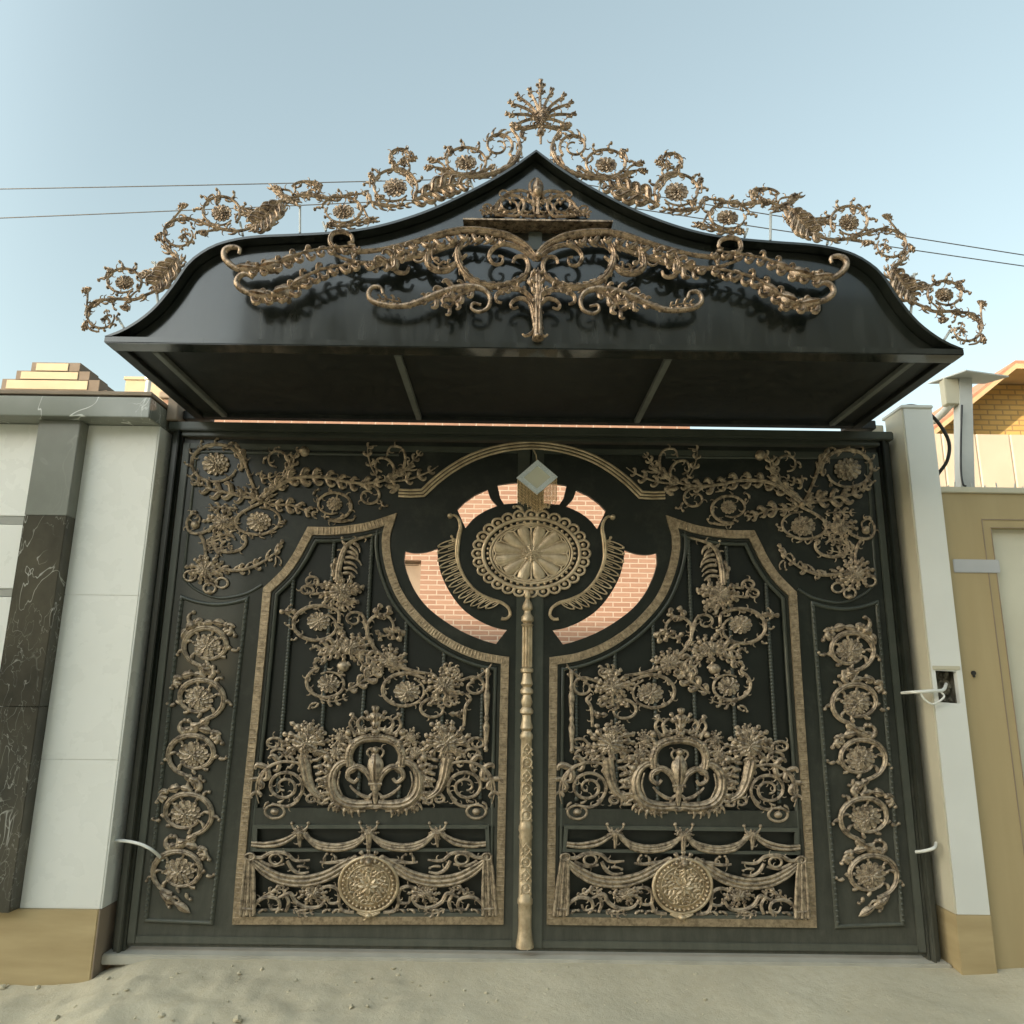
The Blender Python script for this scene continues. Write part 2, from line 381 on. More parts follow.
    def petals(s, x, y, r0, r1, ry, n, w, h, hb, off=0, lob=0):
        for i in range(n):
            a = off+2*pi*i/n
            p = [(x+(r0+(r1-r0)*t)*cos(a), y+(r0+(r1-r0)*t)*sin(a)*ry) for t in (0, .35, .7, 1)]
            s.sweep(p, w*(abs(sin(a))+ry*abs(cos(a)))/max(1, abs(sin(a))+abs(cos(a))) if False else w, h, 'petal', hb, env='petal')
    def rose(s, x, y, r, ry=None, style=0, h=.024):
        q = (ry or r)/r; o = Orn(s.Y, (s.ox, s.oy, s.k), s.mir, s.step, s.back); b = s.back; j = random.random()*3
        o.dome(x, y, r*.90, r*.90*q, h*.36, b, 16)
        o.petals(x, y, r*.60, r*1.02, q, 12, r*.42, h*.30, b+h*.02, j)
        o.petals(x, y, r*.38, r*.76, q, 10, r*.36, h*.28, b+h*.26, j+.3)
        o.petals(x, y, r*.20, r*.52, q, 8, r*.28, h*.26, b+h*.44, j+.1)
        o.petals(x, y, r*.06, r*.28, q, 5, r*.20, h*.24, b+h*.60, j+.3)
        o.dome(x, y, r*.09, r*.09*q, h*.2, b+h*.72, 8, 2)
        s.roses.append(o)
    def cluster(s, x, y, r, ry=None, n=9, h=.022):   # flower head with ragged leaves round it
        q = (ry or r)/r
        for i in range(n+3):
            a = 2*pi*i/(n+3)+random.uniform(-.15, .15); L = r*random.uniform(.95, 1.3)
            e = (x+L*cos(a), y+L*sin(a)*q); b_ = a+random.choice((-.5, .5))
            mid = (x+L*.6*cos(a+.15), y+L*.6*sin(a+.15)*q)
            s.leaf([(x+r*.3*cos(a), y+r*.3*sin(a)*q), mid, e, (e[0]+r*.18*cos(b_), e[1]+r*.18*sin(b_)*q)], r*.40, h*.75, 3)
        s.rose(x, y, r*.66, r*.66*q, 0, h*1.1)
    def vine(s, pts, w, h=.018, n=4, L=None, fw=None, lean=50, curl=1.5, side=0):
        s.sweep(pts, w, h)
        if n: s.fronds(pts, n, L or max(w if not isinstance(w, (list, tuple)) else max(w), 3)*1.6, fw or s.k*1.4, lean, curl, side, h*.8)
    def build(s, name, mat, parent, rosemat=None):
        o = mesh(name, s.v, s.f, M[mat], parent, True) if s.v else None
        for r in s.roses: mesh('rose', r.v, r.f, M[rosemat or mat], o or parent, True)
        return o

def strip_poly(pts, off):                           # mitred inward offset of a closed outline
    n = len(pts); out = []
    ar = sum(pts[i][0]*pts[(i+1) % n][1]-pts[(i+1) % n][0]*pts[i][1] for i in range(n)); sg = 1 if ar > 0 else -1
    for i in range(n):
        a, p, b = V(pts[i-1]), V(pts[i]), V(pts[(i+1) % n]); d1 = (p-a).normalized(); d2 = (b-p).normalized(); t = (d1+d2).normalized()
        k = off/max(.35, sqrt(max(0, (1+d1.dot(d2))/2))); out.append((p.x-t.y*k*sg, p.y+t.x*k*sg))
    return out
def strip_open(pts, off):
    out = []; n = len(pts)
    for i in range(n):
        p = V(pts[i]); d1 = (p-V(pts[i-1])).normalized() if i else (V(pts[1])-p).normalized(); d2 = (V(pts[i+1])-p).normalized() if i < n-1 else d1
        t = (d1+d2).normalized(); k = off/max(.4, sqrt(max(0, (1+d1.dot(d2))/2))); out.append((p.x-t.y*k, p.y+t.x*k))
    return out
def clip_y(poly, y, keep_above):                    # keep_above: keep points with smaller y
    out = []; n = len(poly); ins = lambda p: (p[1] <= y) == keep_above or p[1] == y
    for i in range(n):
        a, b = poly[i], poly[(i+1) % n]
        if ins(a): out.append(a)
        if ins(a) != ins(b):
            t = (y-a[1])/(b[1]-a[1]); out.append((a[0]+(b[0]-a[0])*t, y))
    return out
def dense(pts, step=3): return smooth_pts(pts, step)
def sheet(name, outer, holes, y0, y1, mat, parent):  # plate with cut-outs; outlines as (x, z)
    loops = [[V((x, z, 0)) for x, z in l] for l in [outer]+holes]
    tris = tessellate_polygon(loops); flat = [p for l in loops for p in l]; n = len(flat)
    vs = [(p.x, y0, p.y) for p in flat]+[(p.x, y1, p.y) for p in flat]
    fs = [list(t) for t in tris]+[[i+n for i in t[::-1]] for t in tris]
    k = 0
    for l in loops:
        L = len(l)
        for i in range(L): fs.append([k+i, k+(i+1) % L, n+k+(i+1) % L, n+k+i])
        k += L
    return mesh(name, vs, fs, M[mat], parent)

# ------------------------------------------------------------------ GATE LEAVES
YG = 0.0
BORDER = ([(237, 920), (240, 880), (247, 800), (255, 722), (262, 650), (267.5, 590)]
          + dense([(267.5, 590), (285, 573), (297, 556), (304, 543), (310.5, 531)])[1:]
          + dense([(310.5, 531), (336, 531), (366, 527), (391, 519.5)])[1:]
          + dense([(391, 519.5), (386.5, 535), (386.5, 552), (391, 573), (400, 595), (414, 614), (432, 631), (455, 646), (480, 656), (505, 660.5)])[1:]
          + [(503.6, 720), (502, 800), (499.5, 920)])
BC = [(267.5, 590), (310.5, 531), (391, 519.5), (505, 660.5)]
BORDER = [p for p in BORDER if p in BC or all((p[0]-c[0])**2+(p[1]-c[1])**2 > 81 for c in BC)]
Z1 = (170, 420, 4.096); Z4 = (230, 510, 3.657); Z5 = (230, 690, 3.531); Z2 = (370, 430, 3.2); ZS = (130, 590, 3.015); ZO = (380, 470, 5.69)
def unz(z, pts): return [(z[0]+x/z[2], z[1]+y/z[2]) for x, y in pts]
CRES = unz(ZO, dense([(143, 462), (185, 471), (235, 471), (285, 461), (328, 445)], 12)[:-1]
           + dense([(328, 445), (330, 510), (350, 600), (400, 700), (470, 790), (560, 855), (650, 895), (722, 910)], 16)
           + dense([(660, 990), (590, 970), (480, 925), (370, 860), (270, 780), (200, 690), (155, 590), (138, 520)], 16))
SEG = unz(ZO, [(440, 225), (480, 185), (540, 142), (612, 110)] + dense([(616, 125), (632, 165), (668, 205)], 10) + dense([(660, 207), (590, 238), (530, 280), (487, 330)], 14) + [(468, 290)])
MID = unz(ZO, [(668, 85), (740, 74), (830, 68), (830, 188), (770, 190), (706, 195), (684, 160)])

def to_xz(pts, Y, mir):
    out = []
    for x, y in pts:
        p = P(x, y, Y); p = mirrored(p) if mir else p; out.append((p.x, p.z))
    return out

def gate_leaf(mir):
    sgn = -1 if mir else 1
    mx = lambda x: 2*XC-x if mir else x
    root = empty('gate_leaf', (mx(-1.985), 0, .035))
    tag(root, ('right' if mir else 'left') + ' leaf of the black double gate ' + ('without the centre pole, beside the cut-open white post' if mir else 'carrying the oval medallion and the brass centre pole'), 'gate', 'leaves of the double gate')
    rec = strip_poly(BORDER, 7)
    r1 = clip_y(rec, 808, True); r2 = clip_y(rec, 826, False)
    r2 = clip_y(r2, 914.5, True)
    outer = [(mx(-1.985), .035), (mx(XC-.003), .035), (mx(XC-.003), 2.688), (mx(-1.985), 2.688)]
    holes = [to_xz(h, 0, mir) for h in (r1, r2, CRES, SEG, MID)]
    sheet('leaf_panel', outer, holes, -.001, .026, 'paint', root)
    x0, x1 = sorted((mx(-1.40), mx(-.10)))
    rb = strip_poly(BORDER, 3)
    sheet('recess_panel', to_xz(rb, 0, mir), [], .027, .034, 'recess', root)
    # stiles and rails round the edge of the leaf
    b = MB()
    for xa, xb in ((-1.985, -1.945), (XC-.075, XC-.004)):
        xs = sorted((mx(xa), mx(xb))); b.box(xs[0], xs[1], -.012, -.0012, .05, 2.66, .003)
    xs = sorted((mx(-1.944), mx(XC-.076)))
    b.box(xs[0], xs[1], -.012, -.0012, 2.625, 2.66, .003); b.box(xs[0], xs[1], -.011, -.0012, .05, .085, .003)
    b.build('edge_frame', 'mould', root)
    o = Orn(-.0015, mir=mir, back=0); o.sweep(BORDER, 8.2, .012, 'flat', raw=True, closed=True)
    for i in range(len(BORDER)-1):                  # stamped ticks across the strip
        (xa, ya), (xb, yb) = BORDER[i], BORDER[(i+1) % len(BORDER)]; L = sqrt((xb-xa)**2+(yb-ya)**2); nx, ny = -(yb-ya)/L, (xb-xa)/L
        for j in range(max(1, int(L/4.6))):
            t = (j+.5)/max(1, int(L/4.6)); x, y = xa+(xb-xa)*t, ya+(yb-ya)*t; l_ = random.uniform(2.2, 3.6); sk = random.uniform(-.6, .6)
            o.sweep([(x-nx*l_+sk, y-ny*l_), (x+nx*l_, y+ny*l_+sk)], random.uniform(1.2, 2.2), .0035, 'round', .0115, raw=True)
    bo = mesh('brass_border', o.v, o.f, M['border'], root)
    # raised hatch ticks of the border
    # mouldings: inside the border, round the side strip, the corner field, the lower bars
    o = Orn(.012, mir=mir, back=0); o.sweep(strip_poly(BORDER, 9.5), 4.2, .018, 'round', raw=True, closed=True)
    mesh('inner_moulding', o.v, o.f, M['mould'], root, True)
    o = Orn(-.0015, mir=mir, back=0)
    o.sweep(dense([(182, 597), (197, 602), (215, 604.5), (232, 603), (247, 599)], 3)[:-1]+[(247, 599), (212, 923), (146, 920)], 4.2, .014, 'round', raw=True, closed=True)
    o.build('strip_moulding', 'mould', root)
    # little pearls along the two sides of the strip
    for (xa, ya, xb, yb) in ((182, 600, 146.4, 916), (247, 602, 212.2, 918)):
        o = Orn(-.0015, mir=mir, back=.012)
        for i in range(58): t = i/57; o.dome(xa+(xb-xa)*t, ya+(yb-ya)*t, 1.7, h=.008, k=6, rings=2)
        o.build('pearl_edging', 'mould', root)
    o = Orn(-.0015, mir=mir, back=0)
    o.sweep([(399, 455), (196.5, 452), (183.5, 578)]+dense([(183.5, 578), (197, 590), (219, 598), (245, 594), (262, 585)], 3)[1:], 3.0, .010, 'round', raw=True)
    o.build('corner_moulding', 'mould', root)
    # upright bars inside the recess
    for i in range(6):
        X = -1.30+i*.212
        top = None
        zs = []
        q = to_xz(rec, 0, False)
        for a, c in zip(q, q[1:]+q[:1]):
            if (a[0]-X)*(c[0]-X) < 0: zs.append(a[1]+(c[1]-a[1])*(X-a[0])/(c[0]-a[0]))
        zt = max(zs)-.012; zb = .745; n = int((zt-zb)/.018); prof = []
        for j in range(n*3+1):
            prof.append((.0085+.0035*abs(sin(pi*j/3)), zb+(zt-zb)*j/(n*3)))
        MB().lathe((mx(X), .012), prof, 8).build('bar', 'mould', root, True)
    # turned baluster beside the seam
    q0, q1 = P(487.5, 668, 0), P(486.5, 752, 0); L = q0.z-q1.z; prof = []
    for t, r in ((0, .008), (.03, .014), (.06, .008), (.18, .013), (.3, .018), (.36, .009), (.4, .015), (.44, .009), (.55, .014), (.68, .018), (.74, .009), (.78, .014), (.82, .008), (.94, .012), (.97, .014), (1, .007)):
        prof.append((r, q1.z+L*t))
    MB().lathe((mx(q0.x), -.004), prof, 14).build('baluster', 'gold', root, True)

    # ---------------- side strip: five linked scrolls
    o = Orn(-.002, ZS, mir); o.auto = 0
    cs = [(236, 168), (211, 326), (194, 494), (171, 672), (152, 846)]
    for i, (cx, cy) in enumerate(cs):
        d = 1 if i % 2 == 0 else -1; k = 1+.03*i; rx, ry = 76*k, 63*k
        # main spiral from below outer side round the rose
        a0 = 120 if d == 1 else 60
        if i % 2 == 0: a0, tr = 105, 1.12
        else: a0, tr = 75, -1.12
        sp = o.spiral(cx, cy, rx, ry, a0, tr, [12, 17, 15, 8], .56, .022)
        nxt = cs[i+1] if i < 4 else (cx+18, cy+105)
        if i < 4:
            o.leaf([(cx+(-30 if d == 1 else 30), cy+ry*.95), (cx+(5*d), cy+ry+18), (nxt[0]+(32*d), nxt[1]-66*k)], 34, .02, 3)
            o.comma(nxt[0]+30*d, nxt[1]-60*k, -20 if d == 1 else 200, 60, 14, -2.2*d)
            o.comma(nxt[0]+18*d, nxt[1]-62*k, 200 if d == 1 else -20, 52, 13, 1.9*d)
        for aa in range(0, 360, 45):                # hooks toward the rose and outwards
            a = R(aa+random.uniform(-8, 8)); o.comma(cx+rx*.9*cos(a), cy+ry*.9*sin(a), aa+180-58*d, 36, 10, 1.6*d, .014)
        for aa in (10, 75, 165, 250, 310):
            a = R(aa); o.comma(cx+rx*.97*cos(a), cy+ry*.97*sin(a), aa+40*d, 30, 10, -1.6*d, .014)
        sx = 1 if d == 1 else -1
        o.comma(cx+sx*rx*.8, cy-ry*.5, -15 if sx == 1 else 195, 52, 13, -2.6*sx, .018); o.comma(cx+sx*rx*.7, cy-ry*.65, -40 if sx == 1 else 220, 44, 12, 1.8*sx, .018)
        o.leaf([(cx-sx*20, cy-ry*1.0), (cx+sx*18, cy-ry*1.12), (cx+sx*60, cy-ry*.98), (cx+sx*84, cy-ry*.9)], 26, .02, 3)
        o.rose(cx, cy, 41*k, 35*k, 0, .03)
    o.comma(190, 105, 200, 58, 12, 2.2); o.comma(195, 108, -65, 44, 12, 1.7); o.leaf([(158, 150), (175, 118), (200, 100), (222, 88)], 32, .02, 3); o.dome(190, 108, 13, h=.03)
    o.leaf([(92, 905), (118, 930), (145, 945), (184, 972)], 32, .022, 2); o.comma(120, 930, 150, 34, 9, -1.8); o.comma(128, 925, -20, 34, 9, 1.4); o.dome(122, 926, 11, h=.028)
    o.build('side_scroll', 'gold', root)

    # ---------------- corner spray
    o = Orn(-.002, Z1, mir); o.ws = .84
    o.spiral(190, 182, 108, 84, 20, -1.0, [16, 17, 15, 10], .82, .02)
    for aa in range(0, 360, 36): a = R(aa); o.comma(190+95*cos(a), 182+74*sin(a), aa+130, 34, 8, -1.4, .013)
    for aa in range(90, 330, 30): a = R(aa); o.comma(190+106*cos(a), 182+84*sin(a), aa-40, 30, 10, 1.7, .014)
    o.rose(190, 182, 55, 46, 0, .034)
    o.sweep([(270, 95), (300, 150), (320, 210), (345, 275), (372, 325)], [8, 14, 16, 14, 9], .02); o.leaf([(312, 190), (300, 140), (268, 100)], 34, .016, 3)
    o.leaf([(370, 325), (310, 318), (240, 300), (170, 285), (105, 248), (82, 235)], 62, .024, 8); o.comma(100, 250, 200, 46, 12, 2.4)
    o.leaf([(365, 330), (320, 300), (270, 290)], 38, .02, 4)
    o.dome(375, 330, 14, h=.034)
    # upper scroll
    o.sweep([(372, 322), (410, 285), (455, 255), (485, 215), (490, 175), (470, 140), (435, 130), (408, 150), (412, 185), (440, 195)], [20, 22, 18, 15, 12, 12, 10, 8], .022)
    o.leaf([(480, 220), (505, 185), (515, 145), (545, 112)], 36, .02, 4); o.dome(552, 130, 22, h=.03); o.leaf([(380, 210), (375, 240), (420, 236), (455, 215)], 34, .02, 4)
    o.comma(430, 128, -95, 32, 9, 1.7); o.comma(400, 155, 180, 34, 10, -1.6); o.fronds([(410, 285), (455, 255), (485, 215), (488, 165)], 5, 36, 10, 60, 1.5)
    # long leafy branch to the arch
    br = [(378, 325), (430, 288), (490, 250), (560, 236), (640, 238), (720, 255), (800, 262), (880, 250), (950, 215), (1005, 190)]
    o.leaf(br, [48, 66, 60, 56, 50, 46, 40], .026, 15); o.sweep(br, [16, 18, 15, 12, 10], .034); o.fronds(br, 13, 44, 11, 55, 1.5)
    o.leaf([(378, 335), (440, 350), (500, 352), (560, 375), (600, 390)], 52, .024, 7); o.fronds([(400, 340), (500, 352), (590, 385)], 6, 34, 10, 55, 1.4)
    # lower ring
    o.spiral(668, 350, 84, 62, 100, -1.1, [13, 14, 13, 8], .55, .02, lead=[(735, 412), (700, 418)])
    o.comma(735, 412, 20, 38, 10, -1.6); o.comma(590, 310, -100, 42, 10, 1.5); o.rose(675, 345, 32, 28, 0, .03)
    for aa in range(0, 360, 50): a = R(aa); o.comma(668+70*cos(a), 350+52*sin(a), aa+125, 26, 8, -1.4, .012)
    o.spiral(815, 312, 48, 42, -70, 1.1, [12, 12, 9], .35, .018, lead=[(770, 265)]); o.comma(862, 330, 40, 44, 10, 1.5); o.comma(870, 345, 80, 30, 10, -1.8)
    # tip at the arch
    o.sweep([(900, 250), (920, 205), (895, 165), (855, 160), (842, 195), (870, 215)], [16, 14, 12, 8], .02)
    o.sweep([(905, 245), (950, 215), (965, 160), (950, 118), (905, 112), (890, 145)], [16, 14, 12, 8], .02)
    o.leaf([(850, 235), (825, 190), (812, 120), (850, 108)], 34, .02, 4); o.leaf([(960, 210), (1005, 160), (1030, 130)], 34, .02, 4); o.leaf([(900, 255), (980, 245), (1060, 215), (1100, 190)], 44, .02, 6)
    o.leaf([(880, 270), (930, 280), (900, 300)], 30, .018, 3)
    # rosettes on the left
    o.sweep([(378, 340), (330, 362), (285, 392), (272, 430), (310, 462), (380, 470), (440, 440), (452, 400), (420, 368), (370, 360)], [14, 14, 13, 12, 9], .02)
    o.rose(366, 418, 50, 40, 0, .03); o.fronds([(285, 400), (300, 458), (380, 470), (450, 430)], 6, 26, 9, 65, 1.5, 1); o.comma(455, 425, 20, 30, 9, -1.5)
    o.cluster(215, 420, 58, 50, 9, .028); o.leaf([(280, 365), (215, 358), (150, 360)], 32, .018, 5)
    o.sweep([(180, 440), (130, 465), (85, 460), (72, 420), (95, 385), (125, 400), (118, 430)], [14, 14, 11, 8], .02); o.comma(88, 385, -80, 30, 10, 1.7); o.dome(105, 430, 18, h=.022)
    o.sweep([(118, 462), (142, 500), (148, 550), (140, 600)], [14, 17, 14, 12], .02)
    o.spiral(235, 500, 82, 50, -35, 1.05, [12, 15, 13, 8], .45, .02); o.leaf([(150, 510), (205, 490), (250, 480)], 36, .02, 4); o.leaf([(155, 535), (210, 525), (260, 515)], 34, .02, 4); o.fronds([(160, 500), (230, 460), (300, 480)], 4, 28, 9)
    o.cluster(150, 612, 62, 54, 10, .03)
    for p in ((165, 690), (85, 640), (215, 668)): o.ring(p[0], p[1], 24, 20, 10, .016)
    o.dome(165, 705, 12, h=.02)
    lf = [(205, 610), (280, 618), (350, 600), (410, 565), (445, 535)]
    o.leaf(lf, 40, .024, 6); o.sweep(lf, [14, 16, 12, 7], .032); o.fronds(lf, 6, 44, 11, -60, -1.3, 1)
    o.leaf([(440, 555), (452, 520), (466, 492)], 26, .03, 3); o.comma(440, 560, 10, 52, 8, 1.7); o.comma(435, 565, 80, 40, 8, .5)
    o.build('corner_spray', 'gold', root)

    # ---------------- spray in the waisted field
    o = Orn(.012, Z4, mir); o.ws = .84
    o.sweep([(395, 265), (398, 220), (408, 175), (425, 135), (455, 112), (500, 98), (522, 92)], [26, 26, 22, 18, 12, 8], .024)
    o.comma(430, 128, 185, 40, 12, 1.4); o.fronds([(415, 235), (420, 190), (430, 150), (455, 118)], 7, 52, 12, 62, -2.0, 1); o.leaf([(385, 240), (378, 210), (392, 175)], 22, .02, 3)
    o.cluster(405, 300, 62, 52, 10, .03); o.leaf([(440, 300), (470, 285), (492, 285)], 30, .02, 3); o.leaf([(400, 330), (410, 350), (460, 345)], 34, .02, 4)
    for p in ((300, 262), (282, 295)): o.spiral(p[0], p[1], 26, 20, 40, -1.1, [11, 10, 8], .5, .018, lead=[(360, p[1]+8)])
    o.spiral(322, 420, 100, 72, -40, -1.05, [14, 16, 15, 9], .62, .02, lead=[(400, 415)])
    o.rose(325, 408, 42, 34, 0, .03)
    for aa in range(20, 360, 40): a = R(aa); o.comma(322+84*cos(a), 420+60*sin(a), aa+130, 30, 8, -1.4, .012)
    for aa in (100, 140, 180, 215): a = R(aa); o.comma(322+100*cos(a), 420+72*sin(a), aa-40, 26, 9, 1.6, .014)
    o.leaf([(250, 370), (215, 372), (182, 372)], 26, .02, 3); o.comma(215, 368, -110, 30, 9, 1.4); o.comma(215, 374, 100, 28, 9, -1.4)
    o.spiral(456, 400, 38, 30, 30, -1.2, [11, 11, 8], .35, .02, lead=[(500, 440), (492, 415)]); o.leaf([(380, 415), (405, 435), (420, 455)], 24, .018, 3)
    o.sweep([(480, 375), (502, 420), (505, 460), (525, 500), (565, 540)], [10, 15, 17, 15, 12], .022)
    o.spiral(560, 432, 62, 62, 130, .95, [13, 14, 12, 8], .4, .02, lead=[(525, 495)])
    o.leaf([(560, 400), (540, 375), (555, 345)], 32, .022, 3); o.leaf([(560, 395), (585, 370), (575, 352)], 28, .022, 3); o.leaf([(595, 430), (625, 450), (615, 480)], 34, .022, 3); o.leaf([(560, 435), (590, 450), (600, 475)], 30, .02, 3); o.leaf([(530, 440), (548, 455), (550, 480)], 26, .02, 3)
    o.cluster(440, 500, 56, 42, 10, .03); o.cluster(580, 548, 54, 42, 10, .028); o.leaf([(420, 500), (370, 500), (318, 515)], 50, .024, 6); o.leaf([(400, 520), (350, 535), (325, 560)], 40, .022, 5); o.leaf([(470, 520), (520, 545), (545, 600)], 46, .024, 5); o.leaf([(470, 545), (500, 575), (540, 590)], 36, .022, 4)
    o.spiral(358, 632, 80, 62, -120, -1.0, [13, 15, 13, 8], .6, .02, lead=[(330, 540), (310, 560)]); o.rose(362, 635, 40, 34, 0, .03)
    for aa in range(60, 330, 42): a = R(aa); o.comma(358+68*cos(a), 632+52*sin(a), aa+130, 26, 8, -1.4, .012)
    o.comma(320, 705, 190, 46, 10, -1.3); o.comma(325, 705, 100, 36, 9, 1.2); o.leaf([(330, 690), (380, 700), (435, 682)], 30, .02, 4); o.dome(415, 572, 24, 20, h=.024); o.leaf([(395, 600), (420, 575), (440, 560)], 30, .02, 3)
    o.leaf([(430, 660), (475, 635), (520, 605), (550, 585)], 50, .024, 6); o.fronds([(440, 655), (490, 625), (540, 595)], 4, 34, 10)
    o.sweep([(570, 560), (625, 575), (685, 592), (745, 600)], [12, 16, 14, 10], .022)
    o.spiral(640, 660, 86, 64, -60, -1.0, [14, 15, 13, 8], .78, .02, lead=[(720, 620)]); o.rose(648, 664, 48, 38, 0, .03)
    for aa in range(30, 360, 45): a = R(aa); o.comma(640+72*cos(a), 660+54*sin(a), aa+130, 24, 8, -1.4, .012)
    o.cluster(785, 640, 60, 50, 10, .03); o.leaf([(770, 600), (800, 578), (835, 580)], 36, .02, 4); o.ring(820, 590, 18, 14, 8, .018)
    o.spiral(893, 645, 42, 36, -120, 1.1, [12, 13, 9], .4, .02, lead=[(840, 625)]); o.sweep([(880, 625), (915, 605), (945, 580), (958, 560)], [12, 12, 9, 6], .02); o.comma(930, 610, 20, 30, 9, -1.4)
    o.spiral(748, 728, 60, 42, -60, -1.0, [13, 14, 12, 8], .4, .02, lead=[(800, 690)]); o.leaf([(760, 720), (800, 700), (840, 690)], 36, .02, 4); o.leaf([(720, 715), (750, 700), (765, 690)], 28, .02, 3)
    o.sweep([(862, 670), (880, 690), (862, 720), (856, 790)], [12, 15, 14, 12], .022); o.leaf([(800, 745), (840, 745), (856, 730)], 28, .02, 3)
    o.build('leaf_spray', 'gold', root)

    # ---------------- cartouche with the lily
    o = Orn(.010, Z5, mir); cx = 515; o.ws = .9
    for sd in (1, -1):
        f = lambda pts: [(cx+(x-cx)*sd, y) for x, y in pts]
        w_ = lambda a: a if sd == 1 else 180-a
        o.sweep(f([(505, 402), (455, 405), (405, 395), (372, 365), (362, 320), (372, 280), (400, 255), (432, 258), (440, 280), (420, 290)]), [34, 38, 40, 38, 32, 24, 15], .03, auto=False)
        o.sweep(f([(425, 270), (422, 225), (440, 190), (475, 172), (515, 168)]), [28, 32, 32, 30], .03, auto=False)
        o.sweep(f([(400, 372), (384, 330), (392, 285)]), [7, 9, 7], .036, 'round')
        o.fronds(f([(470, 420), (400, 412), (352, 375), (340, 320), (352, 268), (400, 240)]), 13, 30, 11, -62 if sd == 1 else 62, -1.5*sd if False else 1.5*sd, 1, .028)
        o.sweep(f([(480, 425), (400, 416), (356, 378), (345, 320), (356, 270)]), [12, 14, 14, 12, 8], .022); o.fronds(f([(415, 262), (408, 222), (428, 176), (470, 152), (510, 146)]), 9, 26, 10, 62 if sd == -1 else -62, 1.4*sd, 1, .026)
        for p, a, L in (((392, 392), 120, 40), ((360, 360), 165, 44), ((350, 325), 180, 44), ((352, 290), 195, 42), ((368, 255), 215, 40), ((430, 405), 100, 26)):
            q = f([p])[0]; o.leaf([q, (q[0]+L*.6*cos(R(w_(a))), q[1]+L*.6*sin(R(a))), (q[0]+L*cos(R(w_(a+18))), q[1]+L*sin(R(a+18)))], 30, .026, 3)
        for (x, y, r) in ((375, 222, 34), (392, 168, 30)): q = f([(x, y)])[0]; o.cluster(q[0], q[1], r, r, 8, .028)
        for (x, y, r) in ((345, 238, 15), (352, 270, 14), (430, 185, 13), (420, 150, 13)): q = f([(x, y)])[0]; o.dome(q[0], q[1], r, h=.024)
        # crown
        o.sweep(f([(505, 135), (470, 140), (452, 118), (470, 96), (490, 108)]), [14, 15, 12, 8], .024)
        o.sweep(f([(480, 150), (445, 152), (425, 120), (440, 98), (456, 108)]), [13, 14, 11, 8], .022)
        o.leaf(f([(515, 130), (492, 95), (478, 72)]), 24, .024, 3); o.leaf(f([(450, 100), (430, 92), (440, 80)]), 20, .02, 2)
        # lily arm
        o.sweep(f([(507, 352), (502, 318), (484, 288), (454, 270), (424, 282), (418, 308), (440, 324), (454, 310)]), [18, 24, 24, 22, 18, 12], .034, auto=False); o.sweep(f([(498, 378), (470, 372), (440, 352), (425, 335)]), [12, 15, 12, 7], .026, auto=False)
        o.sweep(f([(510, 362), (495, 372), (488, 388), (500, 392)]), [10, 12, 9], .022)
        o.sweep(f([(498, 240), (486, 222), (492, 208), (512, 205)]), [8, 9, 8], .022)
        # vase of flowers
        q = f([(268, 185)])[0]; o.cluster(q[0], q[1], 70, 60, 11, .032); q = f([(280, 140)])[0]; o.cluster(q[0], q[1], 34, 28, 7, .03)
        for p, pr in (((158, 188), ((215, 190),)), ((172, 226), ((225, 218),))):
            q = f([p])[0]; ld = f(list(pr)); o.spiral(q[0], q[1], 32, 22, 30 if sd == 1 else 150, -1.15*sd, [11, 11, 8], .45, .02, lead=ld)
        o.sweep(f([(235, 240), (290, 238)]), [10, 10], .024); o.sweep(f([(262, 240), (268, 275), (278, 320), (300, 360), (345, 388)]), [44, 42, 36, 28, 16], .026)
        o.fronds(f([(292, 245), (302, 290), (318, 330), (340, 370)]), 6, 50, 12, -70 if sd == 1 else 70, 1.7*sd, 1, .02)
        o.leaf(f([(240, 225), (250, 250), (245, 290)]), 20, .024, 3)
        # big acanthus and its spiral
        o.leaf(f([(245, 258), (190, 252), (140, 270), (105, 310), (95, 355), (105, 400)]), [40, 56, 62, 56, 40], .028, 7)
        o.sweep(f([(245, 256), (190, 252), (140, 272), (112, 315), (104, 370)]), [10, 12, 10, 7], .036)
        o.spiral(*f([(196, 340)])[0], 66, 58, 60 if sd == 1 else 120, -1.9*sd, [12, 13, 12, 8], .22, .022)
        o.sweep(f([(252, 365), (235, 395), (200, 410), (150, 400)]), [12, 13, 9], .02)
        o.ring(*f([(160, 428)])[0], 34, 24, 10, .02); o.dome(*f([(160, 428)])[0], 16, 13, .026)
        o.comma(*f([(140, 395)])[0], w_(170), 36, 10, -1.3*sd); o.comma(*f([(170, 395)])[0], w_(10), 36, 9, -1.3*sd)
        o.spiral(*f([(292, 384)])[0], 24, 18, -10 if sd == 1 else 190, -1.1*sd, [11, 11, 8], .4, .02, lead=f([(350, 396), (320, 398)]))
    o.leaf([(cx, 345), (cx, 300), (cx, 250), (cx, 212)], 58, .038, 1); o.sweep([(cx, 400), (cx, 375), (cx, 345), (cx, 320)], [18, 22, 26, 20], .036, 'round'); o.sweep([(cx-24, 330), (cx+24, 330)], [12, 14, 12], .042, 'round')
    o.dome(cx, 212, 14, h=.03); o.leaf([(cx, 140), (cx, 100), (cx, 55)], 40, .03, 3); o.dome(cx, 148, 16, 12, .034); o.sweep([(cx-30, 405), (cx, 412), (cx+30, 405)], [16, 22, 16], .034)
    for i in range(24):
        a = pi*(1.08+.84*i/23); o.dome(cx+104*cos(a), 268+112*sin(a), 6, h=.03, k=7, rings=2)
    o.build('cartouche', 'gold', root)

    # ---------------- lower grille: bars, swags, curtains, medallion
    o = Orn(.004, Z5, mir, back=0)
